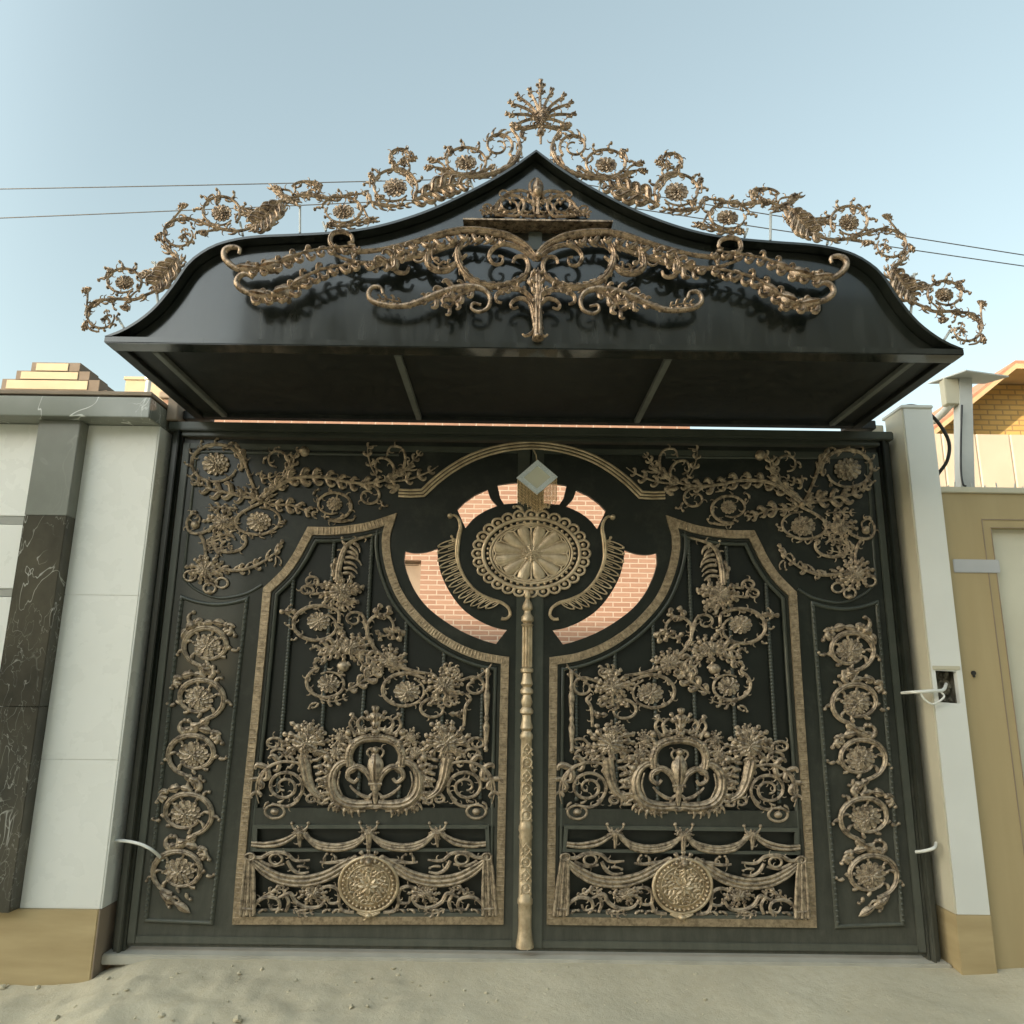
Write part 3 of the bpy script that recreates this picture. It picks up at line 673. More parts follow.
    for pts, w in (([(85, 481), (915, 481)], 14), ([(92, 484), (90, 560)], 14), ([(908, 484), (910, 560)], 14), ([(80, 563), (918, 563)], 11), ([(58, 792), (934, 792)], 18)):
        o.sweep(pts, w, .016, 'flat', raw=True)
    mesh('grille_bars', o.v, o.f, M['mould'], root)
    o = Orn(.004, Z5, mir, back=.010); cx = 492
    for sd in (1, -1):
        f = lambda pts: [(cx+(x-cx)*sd, y) for x, y in pts]; w_ = lambda a: a if sd == 1 else 180-a
        o.sweep(f([(80, 545), (130, 550), (190, 540), (238, 510)]), [10, 13, 13, 8], .026, 'round'); o.sweep(f([(80, 536), (130, 538), (190, 526), (236, 502)]), [9, 11, 11, 8], .022, 'round')
        for dy in (-8, 1, 10): o.sweep(f([(262, 506+dy*.3), (310, 542+dy), (375, 553+dy), (440, 540+dy), (485, 508+dy*.3)]), [9, 13, 14, 13, 9], .026, 'round')
        for (bx, by) in ((250, 505),):
            q = f([(bx, by)])[0]; o.cluster(q[0], q[1]-4, 24, 18, 7, .03); o.comma(q[0], q[1]-8, 180, 52, 11, 1.3); o.comma(q[0], q[1]-8, 0, 52, 11, -1.3); o.sweep([(q[0], q[1]), (q[0]-2, q[1]+24), (q[0], q[1]+48)], [22, 14, 6], .026); o.comma(q[0], q[1], 200, 56, 11, -1.5); o.comma(q[0], q[1], -20, 56, 11, 1.5)
        # big swag
        o.sweep(f([(72, 592), (120, 632), (185, 664), (265, 672), (340, 655), (400, 622), (450, 588)]), [18, 34, 40, 42, 38, 22], .012, 'flat')
        for off, ww, hh in ((-15, 13, .028), (0, 15, .032), (15, 13, .026)):
            o.sweep(f([(72, 592+off*.4), (120, 632+off), (185, 664+off), (265, 672+off), (340, 655+off), (400, 622+off), (450, 588+off*.4)]), [ww*.5, ww*.9, ww, ww, ww*.9, ww*.6], hh, 'round')
        # upper tendrils
        o.ring(*f([(165, 595)])[0], 22, 18, 10, .018); o.sweep(f([(70, 582), (110, 590), (150, 572), (200, 575), (235, 600), (285, 598)]), [12, 14, 14, 12, 7], .018)
        o.sweep(f([(205, 600), (222, 630), (250, 645), (282, 640)]), [12, 14, 11, 7], .018); o.comma(*f([(240, 622)])[0], w_(-20), 46, 9, .8*sd); o.sweep(f([(110, 600), (150, 618), (195, 612)]), [9, 11, 8], .016)
        o.comma(*f([(80, 580)])[0], w_(180), 30, 10, -2.5*sd)
        o.sweep(f([(450, 600), (400, 602), (350, 608), (320, 605)]), [14, 16, 12, 8], .018); o.comma(*f([(335, 605)])[0], w_(-100), 36, 10, .8*sd); o.comma(*f([(375, 600)])[0], w_(-80), 32, 10, -1.2*sd)
        # bottom scrolls
        o.sweep(f([(85, 785), (95, 750), (130, 728), (170, 735), (178, 765), (150, 772), (140, 752)]), [10, 14, 14, 11, 7], .02); o.leaf(f([(120, 725), (160, 705), (205, 700)]), 26, .02, 4); o.leaf(f([(150, 715), (178, 690), (198, 690)]), 20, .02, 3)
        o.sweep(f([(175, 730), (215, 715), (235, 745), (275, 765), (320, 760), (340, 730), (325, 715)]), [9, 14, 15, 14, 11, 7], .02); o.cluster(*f([(295, 712)])[0], 44, 34, 9, .028)
        o.sweep(f([(320, 700), (355, 690), (385, 705), (385, 745), (352, 748), (348, 725)]), [9, 13, 14, 11, 7], .02); o.sweep(f([(200, 780), (210, 745), (195, 712), (210, 695)]), [10, 13, 11, 7], .018); o.sweep(f([(385, 742), (400, 775), (440, 782)]), [11, 14, 12], .02); o.leaf(f([(225, 770), (260, 785), (300, 778)]), 26, .02, 4)
        for x in (105, 165, 240, 330, 365): o.comma(*f([(x, 785)])[0], w_(-70), 34, 10, 1.3*sd)
    q = (cx, 505); o.cluster(q[0], q[1]-4, 26, 20, 7, .034); o.comma(q[0], q[1]-8, 180, 56, 12, 1.3); o.comma(q[0], q[1]-8, 0, 56, 12, -1.3); o.sweep([(cx, 505), (cx, 560)], [24, 12], .03)
    for a in (-150, -120, -90, -60, -30): o.leaf([(cx, 615), (cx+34*cos(R(a)), 615+34*sin(R(a))), (cx+60*cos(R(a)), 612+54*sin(R(a)))], 24, .036, 3)
    o.dome(cx, 602, 15, 17, .05)
    lg = o.build('lower_grille', 'gold', root)
    for sd in (1, -1):                              # gathered curtain tails
        f = lambda pts: [(cx+(x-cx)*sd, y) for x, y in pts]
        c = Orn(.004, Z5, mir, back=.012)
        for i in range(5): c.sweep(f([(62+i*6, 590), (55+i*8.5, 650), (48+i*10.5, 730), (43+i*11.5, 790+(i % 2)*5)]), [8, 11, 13, 14], .022+.014*((i+1) % 2), 'round')
        c.ring(*f([(76, 585)])[0], 16, 12, 8, .03); c.sweep(f([(50, 765), (90, 768)]), [8, 8], .044)
        mesh('curtain', c.v, c.f, M['gold'], lg, True)
    d = Orn(.004, Z5, mir, back=.014)
    d.dome(cx, 682, 98, 92, .012, k=36); d.ring(cx, 682, 102, 96, 13, .026, n=48); d.ring(cx, 682, 74, 69, 8, .026, n=40)
    for i in range(34): a = 2*pi*i/34; d.dome(cx+88*cos(a), 682+83*sin(a), 7, h=.03, k=7, rings=2)
    for i in range(8):
        a = 2*pi*i/8+.2; d.leaf([(cx+12*cos(a), 682+12*sin(a)), (cx+40*cos(a+.08), 682+38*sin(a+.08)), (cx+66*cos(a), 682+62*sin(a))], 34, .02, 4, hb=.024)
    d.petals(cx, 682, 4, 34, .95, 8, 20, .014, .034, 0); d.dome(cx, 682, 10, h=.05); d.sweep([(cx-40, 778), (cx, 790), (cx+40, 778)], [12, 20, 12], .03); d.dome(cx, 790, 15, 12, .036)
    mesh('grille_medallion', d.v, d.f, M['brass'], lg, True)

    # ---------------- arch over the medallion, bracket with loops
    o = Orn(-.002, Z2, mir, back=0)
    arc = [(92, 202), (130, 204), (170, 202)] + dense([(170, 202), (215, 160), (270, 120), (330, 88), (400, 65), (470, 53), (522, 50)], 10)[1:]
    o.sweep(arc, 27, .006, 'flat', raw=True); ao = mesh('arch_back', o.v, o.f, M['recess'], root); o = Orn(-.002, Z2, mir, back=.003)
    for off in (-10, 0, 10): o.sweep(strip_open(arc, off), 8.2, .018, 'round', raw=True)
    mesh('arch_moulding', o.v, o.f, M['brass'], root)
    o = Orn(-.004, ZO, mir, back=.002); o.auto = 0
    sp = [(398, 262), (425, 258), (450, 285), (458, 330), (448, 380), (440, 440), (440, 500), (460, 570), (500, 640), (560, 700), (630, 735), (690, 755), (730, 785), (740, 825), (715, 848), (690, 845)]
    o.sweep(sp, [12, 16, 22, 26, 22, 18, 16, 16, 16, 18, 18, 16, 18], .02); o.dome(400, 262, 16, h=.026)
    out = [(335, 435), (332, 510), (358, 590), (402, 670), (465, 740), (545, 780), (620, 785)]
    qi = smooth_pts([(446, 400), (440, 500), (462, 575), (505, 645), (565, 705), (640, 740), (690, 755)], 1.0); qo = smooth_pts(out, 1.0)
    for i in range(13):
        t = i/12.5; a, b_ = V(qi[int(t*(len(qi)-1))]), V(qo[int(t*(len(qo)-1))]); d = b_-a; L = d.length; d.normalize(); nn = V((-d.y, d.x)); c = (a+b_)/2
        o.sweep([tuple(c+d*(L*.52*cos(2*pi*j/20))+nn*(12.5*sin(2*pi*j/20))) for j in range(20)], 7.5, .018, 'round', raw=True, closed=True)
        o.dome(b_.x, b_.y, 8, h=.026, k=8, rings=2); o.sweep([tuple(a), tuple(c)], [7, 5], .014, 'round', raw=True)
    o.leaf([(448, 420), (420, 400), (405, 370)], 24, .018, 3)
    o.build('loop_bracket', 'brass', root)
    return root

left_leaf = gate_leaf(False)
SKEW = True; right_leaf = gate_leaf(True); SKEW = False

# medallion and pole, carried by the left leaf
o = Orn(-.005, Z2, back=.004); cx, cy = 516, 396; rx, ry = 170, 124
for i in range(28):
    a = 2*pi*i/28; x, y = cx+rx*cos(a), cy+ry*sin(a); o.ring(x, y, 18, 15, 8, .018, n=16); o.dome(x, y, 8, h=.016, k=8, rings=2)
    o.dome(cx+(rx+18)*cos(a), cy+(ry+15)*sin(a), 4.5, h=.018, k=7, rings=2)
for k_, w in ((.91, 12), (.77, 8), (.72, 5)): o.ring(cx, cy, rx*k_, ry*k_, w, .022, n=64)
for i in range(12):
    a = 2*pi*(i+.5)/12; c, s_ = cos(a), sin(a)
    o.sweep([(cx+26*c, cy+19*s_), (cx+60*c, cy+44*s_), (cx+95*c, cy+69*s_), (cx+116*c, cy+84*s_)], [9, 26, 42, 36], .018, 'round'); o.sweep([(cx+26*c, cy+19*s_), (cx+112*c, cy+82*s_)], [3, 5], .026, 'round', raw=True)
    o.sweep([(cx+34*cos(a+.26), cy+25*sin(a+.26)), (cx+112*cos(a+.26), cy+82*sin(a+.26))], [4, 7], .020, 'round'); o.sweep([(cx+(112*cos(a+.26*u_)+0), cy+82*sin(a+.26*u_)+0) if abs(u_) > .9 else (cx+118*cos(a+.26*u_), cy+87*sin(a+.26*u_)) for u_ in (-1, -.5, 0, .5, 1)], 6, .022, 'round')
for i in range(40): a = 2*pi*i/40; o.dome(cx+139*cos(a), cy+101*sin(a), 6, h=.020, k=7, rings=2)
for a_, L in ((200, 40), (340, 40)): o.comma(cx+(-1 if a_ == 200 else 1)*28, cy-ry-12, a_+(60 if a_ == 200 else -60), L, 10, 1.6*(-1 if a_ == 200 else 1))
o.rose(cx, cy, 40, 31, 0, .05)
med = o.build('medallion', 'medal', left_leaf)

def pole_parts():
    zt = P(528, 596, -.03).z; zb = P(525, 946, -.03).z; H = zt-zb; X0 = -.002; Yp = -.030
    zz = lambda py: P(527, py, -.03).z
    pr = [(.004, zz(590)), (.012, zz(592)), (.018, zz(596)), (.010, zz(599)), (.022, zz(603)), (.029, zz(607)), (.029, zz(609)), (.018, zz(611)), (.020, zz(614)), (.033, zz(617)), (.034, zz(621)), (.022, zz(623)), (.034, zz(625)), (.026, zz(627))]
    b = MB().lathe((X0, Yp), pr[::-1], 20)
    k = 40; vs = []; fs = []; zs = [zz(627), zz(640), zz(655), zz(667)]     # fluted shaft
    for z in zs:
        for j in range(k): r = .0275 if j % 4 < 2 else .0195; a = 2*pi*j/k; vs.append((X0+r*cos(a), Yp+r*sin(a), z))
    for i in range(3):
        for j in range(k): fs.append([i*k+j, i*k+(j+1) % k, (i+1)*k+(j+1) % k, (i+1)*k+j])
    b.add(vs, fs)
    pr2 = []
    for py, r in ((667, .022), (669, .034), (672, .034), (673, .022), (678, .025), (684, .033), (687, .021), (690, .034), (693, .034), (695, .022), (702, .031), (707, .023), (710, .035), (713, .035), (715, .023), (722, .026), (728, .034), (731, .023), (735, .034), (738, .034),
                  (740, .029), (824, .031), (826, .035), (830, .036), (833, .031), (837, .036), (840, .031), (897, .033), (899, .038), (903, .039), (905, .033), (912, .034), (922, .033), (930, .034), (938, .038), (943, .043), (947, .045)):
        pr2.append((r, zz(py)))
    b.lathe((X0, Yp), pr2[::-1], 24); po = b.build('pole', 'brass', left_leaf, True)
    # carved lozenges and rings on the two shafts
    for y0, y1, n in ((743, 822, 6), (843, 895, 4)):
        c = Orn(Yp-.0285, back=0)
        for i in range(n):
            y = y0+(y1-y0)*(i+.5)/n; hh = (y1-y0)/n*.46; x = 527.5-(y-743)*.012
            if i % 2: c.ring(x, y, 4.6, hh*.8, 1.8, .006, n=16); c.dome(x, y, 1.8, h=.007, k=7, rings=2)
            else: c.sweep([(x, y-hh), (x+4.6, y), (x, y+hh), (x-4.6, y)], 1.7, .006, 'round', raw=True, closed=True); c.dome(x, y, 1.5, h=.007, k=7, rings=2)
            for sx in (-1, 1): c.comma(x+sx*5.2, y+hh, -90, hh*1.2, 1.5, -1.2*sx, .005, False)
        mesh('pole_carving', c.v, c.f, M['brass'], po, True)
pole_parts()
MB().box(XC-.022, XC+.022, .0345, .042, .04, 2.68, .002).build('astragal', 'mould', left_leaf)

# ------------------------------------------------------------------ GATE FRAME
gf = empty('gate_portal', (XC, 0, 0)); tag(gf, 'fixed black steel portal round the double gate with grooved jambs and lintel', 'gate portal')
for mir in (False, True):
    mx = lambda x: 2*XC-x if mir else x
    b = MB()
    for xa, xb, ya, yb in ((-2.0735, -2.062, .055, .08), (-2.0618, -2.040, .0, .08), (-2.0398, -2.014, -.03, .08), (-2.0138, -1.999, -.05, .08), (-1.9988, -1.988, -.02, .08)):
        xs = sorted((mx(xa), mx(xb))); b.box(xs[0], xs[1], ya, yb, 0.002, 2.745, .004)
    b.build('jamb', 'paint', gf)
b = MB().box(-2.06, 2.085, -.06, .08, 2.722, 2.772, .006).box(-1.987, 2.011, -.03, .08, 2.708, 2.7218).box(-1.987, 2.011, -.045, .08, 2.692, 2.7078, .004)
b.build('lintel', 'mould', gf)
MB().box(-2.075, 2.098, -.07, .06, -.03, .018, .006).build('threshold', 'concrete', gf)

# ------------------------------------------------------------------ CANOPY
YF, YP, ZB = -1.025, -.962, 2.803
cn = empty('gate_canopy', (XC, -.5, ZB)); tag(cn, 'black pagoda shaped canopy with bronze scrollwork over the gate', 'canopy')
half = [(104, 338), (126, 327), (150, 310), (170, 287), (186, 264), (200, 252), (216, 243.5), (236, 238), (260, 235), (295, 233.5), (330, 231.5), (365, 227.5), (400, 219), (435, 206.5), (470, 190), (497, 175.5), (517, 163), (540, 149.5)]
hw = [(P(x, y, YF).x, P(x, y, YF).z) for x, y in half]
XM = -.004                                          # canopy's own centre line
hw[-1] = (XM, hw[-1][1]); hw[0] = (-1.93, 2.832)
hs = smooth_pts(hw[:-1], .03)+[hw[-1]]
prof = hs+[(2*XM-x, z) for x, z in hs[-2::-1]]
def offset_curve(c, d):
    out = []
    for i, p in enumerate(c):
        a, b_ = c[max(i-1, 0)], c[min(i+1, len(c)-1)]; l = sqrt((b_[0]-a[0])**2+(b_[1]-a[1])**2) or 1
        out.append((p[0]+(b_[1]-a[1])/l*d, p[1]-(b_[0]-a[0])/l*d))
    return out
ins = offset_curve(prof, .012); n = len(prof)
roofv, rooff = [], []
for Y in (YF, 0.0):
    roofv += [(x, Y, z) for x, z in prof]+[(x, Y, max(z, ZB+.03)) for x, z in ins]
for i in range(n-1):
    a, b_ = i, i+1
    rooff += [[a, b_, 2*n+b_, 2*n+a], [n+a, n+b_, 3*n+b_, 3*n+a], [a, b_, n+b_, n+a], [2*n+a, 2*n+b_, 3*n+b_, 3*n+a]]
rooff += [[0, n, 3*n, 2*n], [n-1, 2*n-1, 4*n-1, 3*n-1]]
mesh('roof', roofv, rooff, M['canopy'], cn)
pp = [(x, max(z, ZB+.034)) for x, z in offset_curve(prof, .016)][2:-2]
pp = [p for p in pp if abs(p[0]-XM) < 1.90]
sheet('front_panel', pp, [], YP, YP+.02, 'canopy', cn)
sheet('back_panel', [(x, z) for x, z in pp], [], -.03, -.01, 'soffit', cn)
b = MB(); b.box(-1.93, 1.922, YF, YP+.03, ZB-.002, ZB+.029, .004); b.build('fascia', 'canopy', cn)
b = MB()
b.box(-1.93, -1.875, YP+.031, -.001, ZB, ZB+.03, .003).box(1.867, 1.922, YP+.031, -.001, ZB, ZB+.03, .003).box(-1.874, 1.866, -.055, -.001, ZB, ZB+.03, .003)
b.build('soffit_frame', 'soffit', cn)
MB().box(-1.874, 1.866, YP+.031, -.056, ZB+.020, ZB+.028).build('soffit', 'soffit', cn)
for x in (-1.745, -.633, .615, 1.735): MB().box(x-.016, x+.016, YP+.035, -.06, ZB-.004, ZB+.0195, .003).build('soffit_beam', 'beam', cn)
MB().box(2.02, 2.11, .09, .18, 0, ZB+.06, .004).build('support_post', 'cream', cn)
MB().box(-2.073, -2.012, -.07, .08, 2.776, 2.935, .004).build('support_post', 'coping', cn)
for x0_, x1_ in ((-2.011, -1.86), (1.85, 2.02)): MB().box(x0_, x1_, .0, .089, ZB+.006, ZB+.056, .003).build('support_arm', 'soffit', cn)

# --- bronze spray on the front panel
ZA = (70, 60, 3.531); ZB2 = (300, 60, 3.531); YO = YP-.066
def mirror_x(fn):                                   # canopy pieces mirror about the canopy centre line
    global XC
    keep = XC
    for mr in (False, True):
        XC = XM; fn(mr); XC = keep
def spray(mr):
    o = Orn(YO, ZB2, mr, back=0); H = .035; o.ws = .86; o.auto = 0
    o.sweep([(836, 705), (800, 662), (745, 630), (690, 615), (600, 605), (520, 615), (440, 638), (350, 660), (270, 676), (190, 680), (130, 672), (108, 645), (116, 618), (148, 610), (180, 622), (186, 645), (170, 652)], [20, 26, 30, 32, 30, 30, 28, 24, 20, 18, 20, 22, 20, 18, 14], H)
    o.sweep([(832, 712), (780, 672), (725, 655), (685, 668), (668, 698), (685, 725), (712, 722), (716, 700), (700, 696)], [16, 20, 20, 20, 18, 14, 10], H)
    lp = [(575, 640), (556, 680), (565, 730), (600, 775), (660, 800), (730, 798), (790, 770), (806, 730), (792, 700), (762, 700), (752, 722)]
    o.sweep(lp, [22, 24, 26, 28, 28, 26, 22, 18, 14], H); o.fronds(lp[:7], 12, 26, 10, 60, 1.2, 0, .03)
    o.fronds([(700, 640), (620, 632), (560, 640), (480, 655)], 10, 34, 12, -70, -1.4, 1, .03); o.lobes([(300, 678), (390, 660), (470, 640), (560, 622), (640, 622), (720, 640)], 9, 30, 18, 1, .038)
    o.sweep([(480, 650), (455, 680), (452, 720), (480, 745), (525, 745), (560, 715), (590, 690)], [18, 26, 28, 26, 20, 12], H); o.leaf([(470, 660), (470, 710), (510, 735), (550, 715)], 36, .045, 5)
    o.ring(420, 700, 20, 18, 9, .03); o.sweep([(460, 665), (430, 690)], [12, 10], .03)
    o.sweep([(360, 665), (335, 690), (330, 725), (345, 752), (375, 755), (386, 735)], [22, 26, 24, 18, 12], H); o.leaf([(420, 665), (360, 690), (300, 725), (250, 745)], 62, .04, 7); o.leaf([(400, 690), (340, 720), (290, 745)], 34, .04, 5)
    tl = [(560, 650), (450, 688), (340, 712), (250, 722), (185, 715), (120, 690)]
    o.sweep(tl, [14, 22, 24, 22, 18, 10], H); o.comma(200, 690, 160, 50, 14, -2.2, .03); o.comma(195, 720, 60, 44, 14, 1.8, .03); o.comma(185, 700, -60, 36, 12, -2.2, .03); o.comma(130, 690, 200, 40, 12, 2.0, .03)
    # lower scroll with volute
    lo = [(640, 868), (612, 862), (606, 880), (630, 893), (662, 880), (672, 845), (650, 815), (605, 805), (550, 812), (490, 830), (430, 855), (370, 872), (310, 870), (262, 858), (243, 832), (258, 806), (286, 808), (294, 830)]
    o.sweep(lo, [12, 14, 16, 20, 24, 28, 30, 30, 30, 28, 26, 24, 24, 24, 22, 18, 14], .04, 'round')
    o.leaf([(620, 815), (560, 840), (530, 880), (500, 872)], 60, .045, 6); o.leaf([(590, 800), (530, 815), (470, 850), (420, 850)], 58, .04, 7); o.leaf([(440, 850), (400, 865), (385, 880)], 26, .04, 3); o.leaf([(360, 862), (300, 850), (270, 850)], 28, .045, 4)
    o.leaf([(600, 815), (545, 850), (500, 845), (460, 870)], 36, .04, 5)
    # far leaves, measured on the outer photo crop
    dx = (70-300)*3.531
    s1 = lambda pts: [(x+dx, y) for x, y in pts]
    o.sweep(s1([(598, 690), (602, 672), (578, 665), (552, 676), (548, 700), (570, 728), (605, 748)]), [14, 20, 26, 28, 26, 20], .04, 'round')
    u = s1([(580, 735), (640, 742), (700, 735), (755, 715), (820, 690), (880, 676), (940, 668), (1010, 662)])
    o.leaf(u[:5], 54, .042, 3); o.lobes(u, 10, 34, 17, 1, .036, .12, .97); o.lobes(u, 5, 24, 13, -1, .03, .1, .6); o.comma(u[1][0], u[1][1]-6, -70, 40, 16, 1.8, .04); o.comma(u[2][0], u[2][1]+4, 70, 44, 17, -1.6, .036); o.sweep(u, [9, 12, 10, 8], .05, auto=False); o.fronds(u, 6, 24, 12, -50, -1.5, 1, .03, .35)
    o.sweep(s1([(650, 775), (625, 760), (600, 770), (592, 795), (615, 818), (650, 832)]), [14, 22, 26, 26, 20], .04, 'round')
    l = s1([(625, 825), (690, 838), (745, 830), (800, 800), (850, 765), (910, 742), (980, 730), (1050, 722)])
    o.leaf(l[:5], 64, .048, 3); o.lobes(l, 11, 40, 19, 1, .04, .05, .97); o.lobes(l, 5, 28, 14, -1, .03, .1, .6); o.comma(l[1][0], l[1][1]-6, -50, 46, 17, 1.6, .04); o.comma(l[2][0], l[2][1]+4, 80, 44, 18, -1.4, .036); o.sweep(l, [10, 13, 11, 8], .055, auto=False); o.fronds(l, 6, 26, 12, -50, -1.5, 1, .03, .35)
    o.leaf(s1([(690, 830), (720, 845), (760, 850)]), 26, .04, 3)
    # half of the palm trunk
    o.sweep([(832, 970), (826, 920), (815, 870), (790, 848), (762, 850), (744, 868), (752, 882), (770, 876)], [14, 18, 20, 20, 18, 15, 10], .04)
    o.sweep([(834, 880), (812, 840), (775, 815), (730, 815), (696, 832), (694, 856), (714, 862)], [12, 18, 22, 22, 18, 12], .038); o.leaf([(800, 830), (750, 805), (700, 830)], 34, .042, 5)
    o.sweep([(836, 950), (818, 968), (795, 978), (786, 970)], [14, 18, 13, 9], .034); o.leaf([(836, 840), (815, 790), (822, 758), (836, 748)], 28, .045, 3)
    o.build('leaf_scroll', 'goldc', cn)
mirror_x(spray)
o = Orn(YO, ZB2, back=0); px0 = 840
o.sweep([(px0, 985), (px0, 930), (px0, 860), (px0, 800), (px0, 750)], [38, 30, 26, 30, 22], .05); o.leaf([(px0, 880), (px0, 820), (px0, 740)], 46, .055, 4); o.dome(px0, 985, 22, 12, .05); o.dome(px0, 700, 16, 14, .045)
for sx in (-1, 1): o.sweep([(px0+sx*7, 970), (px0+sx*6, 900), (px0+sx*9, 840), (px0+sx*16, 800)], [5, 6, 6, 5], .06, 'round')
o.build('palm_stem', 'goldc', cn)
# --- little pediment above the spray: shelf and openwork crown
a, b_ = P(463, 217.5, YP-.085), P(613, 220.5, YP-.085); a2, b2 = P(478, 228.5, YP-.03), P(601, 231, YP-.03)
zt, zb = (a.z+b_.z)/2, (a2.z+b2.z)/2
bb = MB()
xl, xr = a.x, b_.x; d = .085
v = [(xl, YP-d, zt), (xr, YP-d, zt), (xr, YP, zt), (xl, YP, zt), (xl, YP-d, zt-.008), (xr, YP-d, zt-.008), (xr, YP, zt-.008), (xl, YP, zt-.008)]
bb.add(v, [[0, 1, 2, 3], [0, 1, 5, 4], [1, 2, 6, 5], [2, 3, 7, 6], [3, 0, 4, 7], [4, 5, 6, 7]])
v = [(xl+.01, YP-d+.008, zt-.0085), (xr-.01, YP-d+.008, zt-.0085), (a2.x+.62, YP-.02, zb), (a2.x, YP-.02, zb), (xl+.01, YP-.001, zt-.0085), (xr-.01, YP-.001, zt-.0085), (a2.x+.62, YP-.001, zb), (a2.x, YP-.001, zb)]
v = [(xl+.01, YP-d+.008, zt-.0085), (xr-.01, YP-d+.008, zt-.0085), (b2.x, YP-.03, zb), (a2.x, YP-.03, zb), (xl+.01, YP-.001, zt-.0085), (xr-.01, YP-.001, zt-.0085), (b2.x, YP-.001, zb), (a2.x, YP-.001, zb)]
bb.add(v, [[0, 1, 2, 3], [4, 5, 6, 7], [0, 1, 5, 4], [2, 3, 7, 6], [0, 3, 7, 4], [1, 2, 6, 5]])
shelf = bb.build('pediment_shelf', 'goldc', cn)
MB().box(XM-.032, XM+.032, YP-.02, YP-.001, zb-.10, zb-.002, .003).build('pediment_block', 'mould', cn)
def pediment(mr):
    o = Orn(YP-.03, ZB2, mr, back=0); o.ws = .8; o.auto = 0
    o.spiral(745, 515, 50, 42, 70, -1.5, [13, 14, 12, 8], .25, .024, lead=[(690, 548), (720, 552)])
    o.spiral(802, 525, 34, 30, 100, 1.4, [12, 12, 10, 7], .25, .024, lead=[(838, 548), (820, 555)])
    o.sweep([(640, 545), (680, 530), (705, 500), (745, 470), (790, 465), (820, 478)], [8, 14, 14, 14, 10], .022); o.fronds([(650, 545), (690, 530), (720, 500), (780, 480)], 6, 15, 7, -55, -1.2, 1)
    o.leaf([(700, 540), (670, 535), (640, 545)], 28, .022, 4); o.leaf([(735, 545), (695, 525), (680, 520)], 24, .022, 3); o.cluster(690, 535, 20, 16, 6, .022); o.sweep([(838, 545), (838, 500), (815, 470), (812, 440), (830, 420)], [10, 12, 14, 12, 6], .026)
    o.comma(770, 545, -60, 34, 9, 1.4); o.spiral(718, 478, 20, 17, 60, -1.2, [8, 8, 6], .3, .022, lead=[(745, 500)]); o.spiral(660, 525, 20, 15, 60, -1.2, [8, 8, 6], .3, .022, lead=[(690, 540)]); o.fronds([(700, 548), (760, 548), (830, 548)], 6, 22, 8, -60, -1.4, 1); o.leaf([(838, 520), (800, 490), (770, 485)], 26, .026, 4); o.leaf([(745, 515), (745, 500), (760, 490)], 16, .022, 2)
    o.build('pediment_scroll', 'goldc', shelf)
mirror_x(pediment)
o = Orn(YP-.03, ZB2, back=0); o.leaf([(px0, 500), (px0, 460), (px0, 418)], 40, .03, 1); o.dome(px0, 470, 20, 22, .04); o.sweep([(px0, 552), (px0, 500)], [14, 10], .03); o.build('pediment_finial', 'goldc', shelf)

# --- openwork crest along the roof edge
YC = -1.0
def crest_unit(mr, zoom, A, B, rA, rB, stalk, stem, tips, extra=(), name='crest_scroll'):
    o = Orn(YC, zoom, mr, back=0); H = .02; o.ws = .84
    o.spiral(A[0], A[1], rA[0], rA[1], A[2], A[3], [11, 12, 11, 7], .72, H); o.rose(A[0]+4, A[1]+2, rA[0]*.5, rA[1]*.5, 0, .024)
    for i in range(9):
        aa = i*40+10; a = R(aa); o.comma(A[0]+rA[0]*.82*cos(a), A[1]+rA[1]*.82*sin(a), aa+130, 32, 9, -1.5, .014)
    for i in range(5):
        aa = 190+i*38; a = R(aa); o.comma(A[0]+rA[0]*cos(a), A[1]+rA[1]*sin(a), aa+35, 30, 10, -1.5, .014)
    if B:
        o.spiral(B[0], B[1], rB[0], rB[1], B[2], B[3], [11, 12, 11, 7], .62, H)
        for i in range(8):
            aa = 20+i*45; a = R(aa); o.comma(B[0]+rB[0]*.85*cos(a), B[1]+rB[1]*.85*sin(a), aa+210, 32, 9, 1.5, .014)
        o.leaf([(B[0]+12, B[1]-22), (B[0]+18, B[1]+8), (B[0]-4, B[1]+24)], 28, .02, 4)
    if stalk:
        o.leaf(stalk, 74, .022, 8); o.fronds(stalk, 7, 30, 9, 62, 1.6); o.fronds(stalk, 6, 18, 8, 30, 1.2)
    for s_ in stem: o.sweep(s_, [9, 13, 13, 11, 7], H); o.fronds(s_, 6, 28, 9, 50, 1.6)
    rings = [(A[0], A[1], rA[0], rA[1])]+([(B[0], B[1], rB[0], rB[1])] if B else [])
    for (x, y, a) in tips:
        gx, gy, g1, g2 = min(rings, key=lambda r: (r[0]-x)**2+(r[1]-y)**2); th = atan2((y-gy)/g2, (x-gx)/g1)
        o.sweep([(gx+g1*cos(th-.7), gy+g2*sin(th-.7)), (gx+g1*1.08*cos(th-.25), gy+g2*1.08*sin(th-.25)), (x-cos(R(a))*26, y-sin(R(a))*26)], [6, 9, 8], H)
        o.leaf([(x-cos(R(a))*40, y-sin(R(a))*40), (x-cos(R(a))*18, y-sin(R(a))*18), (x, y)], 22, .02, 3); o.comma(x-cos(R(a))*30, y-sin(R(a))*30, a-70, 26, 8, 1.4); o.comma(x-cos(R(a))*30, y-sin(R(a))*30, a+70, 26, 8, -1.4)
    for f in extra: f(o)
    ob = o.build(name, 'goldc', cn)
    return ob
